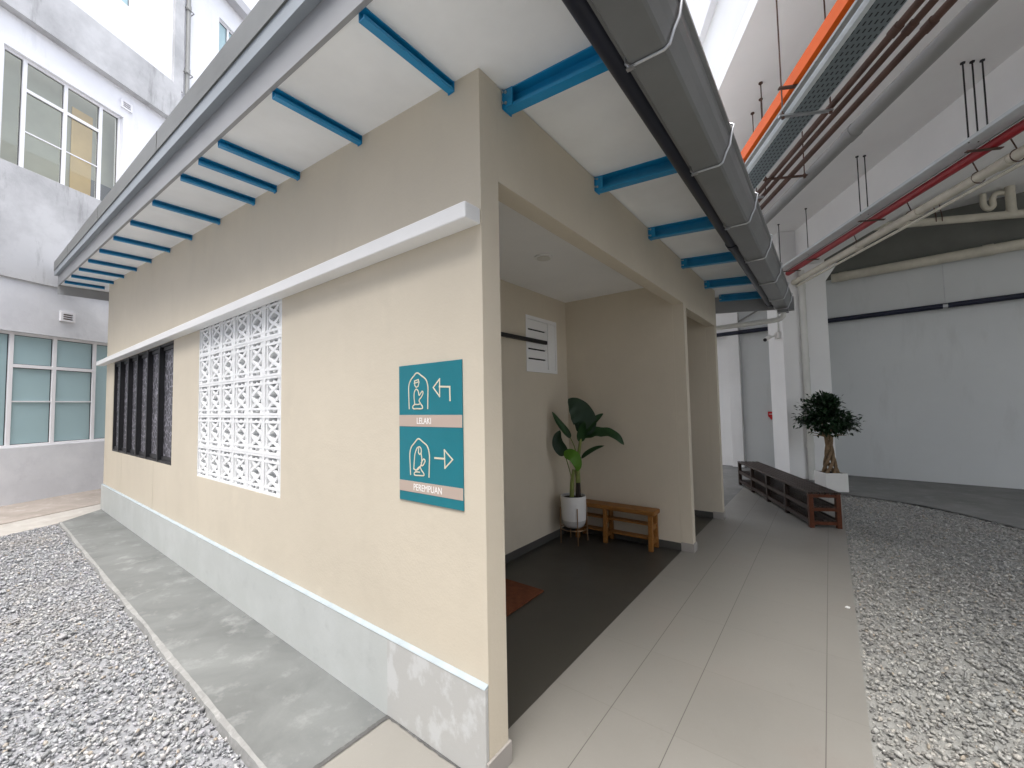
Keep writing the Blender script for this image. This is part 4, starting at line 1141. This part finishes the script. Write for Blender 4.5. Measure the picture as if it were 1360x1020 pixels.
b = MB(); b.tube(smoothpath([q2, q2 + Vector((-0.10, 0, 0.02)), q2 + Vector((-0.15, 0, -0.05)), q2 + Vector((-0.15, 0, -0.16)), q2 + Vector((-0.20, 0, -0.20)), q2 + Vector((-0.25, 0, -0.12)), q2 + Vector((-0.25, 0, 0.06))], 4), 0.04, 12); part(b, 'trap', 'beigepipe', bp, smooth=True)
for t in (0.32, 0.36):
    q = A_.lerp(Bv, t); b = MB(); b.tube([q + Vector((0, -0.07, -0.03)), q + Vector((0, -0.075, 0.05)), q + Vector((-0.02, -0.04, 0.30))], 0.007, 6); part(b, 'clamp', 'rust', bp, smooth=True)
# pipe along the back wall top and the dark pipe
b = MB(wt); b.tube([(0.0, -0.12, 3.90), (7.3, -0.12, 3.90)], 0.085, 16)
for u in (0.12, 2.0, 4.0): b.tube([(u, -0.12, 3.90), (u + 0.12, -0.12, 3.90)], 0.095, 16)
tag(b.build('wall_drain_pipe', MT['beigepipe'], smooth=True, loc=wt(3, -0.12, 3.9)), 'thick cream drain pipe along the top of the white back wall', 'pipe')
nv = thing('dark_wall_pipe', 'navy-black pipe running the length of the white back wall', 'pipe', wt(0, -0.1, 3.06))
b = MB(wt); b.tube([(-8.5, -0.10, 3.01), (7.3, -0.10, 3.11)], 0.047, 14); part(b, 'pipe', 'navy', nv, smooth=True)
for u in (-4.0, -0.75, 1.5, 3.0, 4.5):
    b = MB(wt); b.tube([(u, -0.1, 3.065), (u + 0.06, -0.1, 3.065)], 0.053, 12); b.tube([(u + 0.03, -0.1, 3.11), (u + 0.03, -0.1, 3.80)], 0.006, 6); part(b, 'clamp', 'galv', nv, smooth=True)
b = MB(wt); b.tube([(-1.75, -0.06, 3.30), (-1.1, -0.06, 3.62), (-0.4, -0.06, 3.80)], 0.018, 8)
tag(b.build('slanting_cable', MT['greypipe'], smooth=True, loc=wt(-1, -0.06, 3.5)), 'grey cable slanting up the back wall left of the column', 'cable')
# call point & camera
fa_ = thing('fire_alarm', 'small red fire alarm call point on back wall left of column', 'alarm', wt(-1.20, 0, 1.15))
b = MB(wt); b.box(-1.245, -1.125, -0.045, -0.001, 1.14, 1.25); part(b, 'case', 'redsign', fa_, bevel=0.006)
b = MB(wt); b.prism([(-1.235, -0.046, 1.14), (-1.135, -0.046, 1.14), (-1.185, -0.046, 1.07)], (0, 0.04, 0)); part(b, 'pointer', 'redsign', fa_)
b = MB(wt); b.box(-1.22, -1.15, -0.0475, -0.0455, 1.19, 1.20); part(b, 'stripe', 'letter', fa_)
sc = thing('security_camera', 'small white bullet camera on an arm high on the column corner', 'camera', cd(7.12, 4.27, 2.76))
b = MB(cd); b.box(7.07, 7.20, 4.215, 4.278, 2.70, 2.83); part(b, 'base', 'ceramic', sc, bevel=0.01)
b = MB(cd); b.tube([(7.13, 4.21, 2.76), (7.17, 4.10, 2.74)], 0.02, 10); part(b, 'arm', 'ceramic', sc, smooth=True)
b = MB(cd); b.tube([(7.22, 4.14, 2.76), (7.13, 4.02, 2.69)], 0.042, 14); part(b, 'housing', 'ceramic', sc, smooth=True)
b = MB(cd); b.tube([(7.1295, 4.0195, 2.6897), (7.120, 4.007, 2.682)], 0.034, 14); part(b, 'lens', 'black', sc, smooth=True)
b = MB(cd); b.tube([(7.13, 4.262, 2.83), (7.13, 4.262, 3.25)], 0.014, 8); part(b, 'conduit', 'whitepipe', sc, smooth=True)

# ------------------------------------------------------------------ neighbouring block on the left
K_ = 1.1276
def FC(c, z): return (-1.68 + (c + 1.68) * K_, 1.5 + (z - 1.5) * K_)
nb = thing('neighbouring_block', 'weathered white multi-storey block with ribbon windows across the courtyard', 'building', cd(3, -8.5, 0))
FD = -8.5
def nf(u, v, w): return cd(u, FD - w, v)
lwc0, lwz0 = FC(2.50, 1.035); lwc1, lwz1 = FC(4.27, 2.685)
uwc0, uwz0 = FC(2.66, 5.065); uwc1, uwz1 = FC(4.205, 6.75)
E0, ZA, ZB, ZC = FC(5.051, 0)[0], FC(0, 3.436)[1], FC(0, 7.245)[1], FC(0, 8.003)[1]
b = MB(); b.wall([-9, E0], [0, 0.78, ZA], [(lwc0, lwc1, lwz0, lwz1)], 0.2, nf)
part(b, 'lower_wall', 'ext_lower', nb)
b = MB(); b.wall([-9, E0], [ZA + 0.001, uwz0 - 0.001], [], 0.235, lambda u, v, w: cd(u, FD + 0.035 - w, v)); part(b, 'stained_band', 'ext_band', nb)
b = MB(); b.wall([-9, E0], [uwz0, ZB], [(uwc0, uwc1, uwz0, uwz1)], 0.2, nf); part(b, 'upper_wall', 'ext', nb)
b = MB(); b.wall([-9, E0 + 0.1], [ZB + 0.001, ZC], [], 0.35, lambda u, v, w: cd(u, FD + 0.15 - w, v)); part(b, 'parapet_band', 'ext_band', nb)
tw = FC(3.142, 0)[0], FC(4.33, 0)[0], FC(0, 8.852)[1], FC(0, 10.36)[1]
b = MB(); b.wall([-9, E0], [ZC + 0.001, 14.0], [tw], 0.2, nf); part(b, 'top_wall', 'ext', nb)
b = MB(cd); b.box(E0 + 0.0, E0 + 0.22, FD - 0.2, FD + 0.06, 0, ZB); b.box(E0 + 0.001, E0 + 0.22, FD - 0.2, FD + 0.06, ZC + 0.001, 14.0); part(b, 'pilaster', 'ext_band', nb)
rw = FC(6.13, 9.63) + FC(7.4, 10.50)
ZD = FC(0, 11.05)[1]
b = MB(); b.wall([E0 + 0.221, 18], [0, ZD], [(rw[0], rw[2], rw[1], rw[3])], 0.2, lambda u, v, w: cd(u, FD - 0.02 - w, v)); part(b, 'rear_wing_wall', 'ext', nb)
b = MB(cd); b.box(E0 + 0.221, 18, FD - 0.3, FD + 0.22, ZD + 0.001, ZD + 0.25); part(b, 'cornice', 'ledge_under', nb)
b = MB(cd); b.box(E0 + 0.221, 18, FD - 0.3, FD - 0.0, ZD + 0.251, 14.5); part(b, 'rear_wing_parapet', 'ext', nb)
def window(c0, c1, z0, z1, fd, mull, tr, mid, panes, sill=True):
    """panes: material per bay"""
    t = 0.045
    cuts = [c0] + mull + [c1]
    holes = []
    for i in range(len(cuts) - 1):
        a = cuts[i] + (t if i == 0 else t * 0.6); e = cuts[i + 1] - (t if i == len(cuts) - 2 else t * 0.6)
        if 0 < i < len(cuts) - 2 and tr:
            holes += [(a, e, z0 + t, tr - t * 0.6), (a, e, tr + t * 0.6, z1 - t)]
        else:
            holes += [(a, e, z0 + t, z1 - t)]
    b = MB(); b.wall([c0 + 0.001, c1 - 0.001], [z0 + 0.001, z1 - 0.001], holes, 0.06, lambda u, v, w: cd(u, fd - 0.06 - w, v))
    fr = b.build('window', MT['upvc'], nb, bevel=0.004)
    for i in range(len(cuts) - 1):
        b = MB(); b.add([cd(cuts[i] + 0.012, fd - 0.095, z0 + 0.012), cd(cuts[i + 1] - 0.012, fd - 0.095, z0 + 0.012), cd(cuts[i + 1] - 0.012, fd - 0.095, z1 - 0.012), cd(cuts[i] + 0.012, fd - 0.095, z1 - 0.012)], [(0, 1, 2, 3)])
        b.build('pane', MT[panes[i]], fr)
    for hl in holes:
        b = MB(); b.wall([hl[0] - 0.002, hl[1] + 0.002], [hl[2] - 0.002, hl[3] + 0.002], [(hl[0] + 0.008, hl[1] - 0.008, hl[2] + 0.008, hl[3] - 0.008)], 0.008, lambda u, v, w: cd(u, fd - 0.085 - w, v))
        b.build('gasket', MT['rubber'], fr)
    if mid:
        b = MB()
        for i in range(1, len(cuts) - 2): b.wall([cuts[i] + t * .6 + .001, cuts[i + 1] - t * .6 - .001], [mid - 0.010, mid + 0.010], [], 0.02, lambda u, v, w: cd(u, fd - 0.070 - w, v))
        b.build('glazing_bar', MT['upvc'], fr)
    return fr
mull = [FC(c, 0)[0] for c in (2.903, 3.395, 3.922)]
window(lwc0, lwc1, lwz0, lwz1, FD, mull, FC(0, 2.20)[1], FC(0, 1.69)[1], ['frost'] * 4)
mull2 = [FC(c, 0)[0] for c in (2.925, 3.416, 3.90)]
uw = window(uwc0, uwc1, uwz0, uwz1, FD, mull2, FC(0, 6.285)[1], FC(0, 5.66)[1], ['glass'] * 4)
b = MB(cd); b.box(uwc0 - 0.3, uwc1 + 0.4, FD - 0.36, FD - 0.35, uwz0 - 0.2, uwz1 + 0.2); b.build('blind', MT['blind'], uw)
b = MB(cd); b.box(mull2[1] + 0.27, mull2[1] + 0.60, FD - 0.34, FD - 0.33, uwz0 - 0.2, uwz1 - 0.18); b.build('yellow_board', MT['yellow'], uw)
b = MB(cd); b.box(mull2[1] + 0.61, uwc1 + 0.35, FD - 0.345, FD - 0.335, uwz0 - 0.2, uwz0 + 0.50); b.build('grey_board', MT['greyboard'], uw)
window(tw[0], tw[1], tw[2], tw[3], FD, [tw[0] + 0.45, tw[0] + 0.9], tw[3] - 0.5, None, ['frost'] * 3)
w3 = window(rw[0], rw[2], rw[1], rw[3], FD - 0.02, [rw[0] + 0.33, rw[0] + 0.85], rw[3] - 0.35, None, ['frost'] * 3)
for (c, z) in ((4.236, 6.985), (3.49, 3.01)):
    cc, zz_ = FC(c, z)
    b = MB(); hw_, hh = 0.105, 0.085
    b.wall([cc - hw_, cc + hw_], [zz_ - hh, zz_ + hh], [(cc - 0.07, cc + 0.07, zz_ - 0.055 + k * 0.038, zz_ - 0.055 + k * 0.038 + 0.026) for k in range(3)], 0.035, lambda u, v, w: cd(u, FD + 0.034 - w, v))
    vv = b.build('vent', MT['upvc'], nb)
    b = MB(cd); b.box(cc - hw_ + 0.01, cc + hw_ - 0.01, FD + 0.001, FD + 0.005, zz_ - hh + 0.01, zz_ + hh - 0.01); b.build('dark_slots', MT['rust'], vv)
pz = FC(5.33, 9)[0]
b = MB(cd); b.tube([(pz, FD + 0.06, 0), (pz, FD + 0.06, 14)], 0.045, 10)
for z in (7.0, 9.35, 10.9):
    b.tube([(pz - 0.09, FD + 0.0, z), (pz - 0.09, FD + 0.11, z), (pz + 0.09, FD + 0.11, z), (pz + 0.12, FD - 0.0, z)], 0.012, 6)
    b.tube([(pz, FD + 0.06, z), (pz, FD + 0.06, z + 0.12)], 0.056, 10)
part(b, 'drainpipe', 'greypipe', nb, smooth=True)

wing = thing('added_shade_wing', 'plain white wing added out of view to block and bounce courtyard light', 'building', cd(-7.3, -3, 0))  # added behind the camera to cut low skylight and bounce some back
b = MB(); b.wall([-8.0, 5.19], [0, 9.6], [(-5.5, -4.0, 1.0, 2.6), (-2.8, -1.3, 1.0, 2.6), (-5.5, -4.0, 5.0, 6.7), (-2.8, -1.3, 5.0, 6.7)], 0.25, lambda u, v, w: cd(-7.3 - w, u, v))
part(b, 'wall', 'ext', wing)
for d0 in (-5.5, -2.8):
    for z0 in (1.0, 5.0):
        b = MB(cd); b.box(-7.48, -7.44, d0 + 0.001, d0 + 1.499, z0 + 0.001, z0 + 1.6); part(b, 'pane', 'frost', wing)
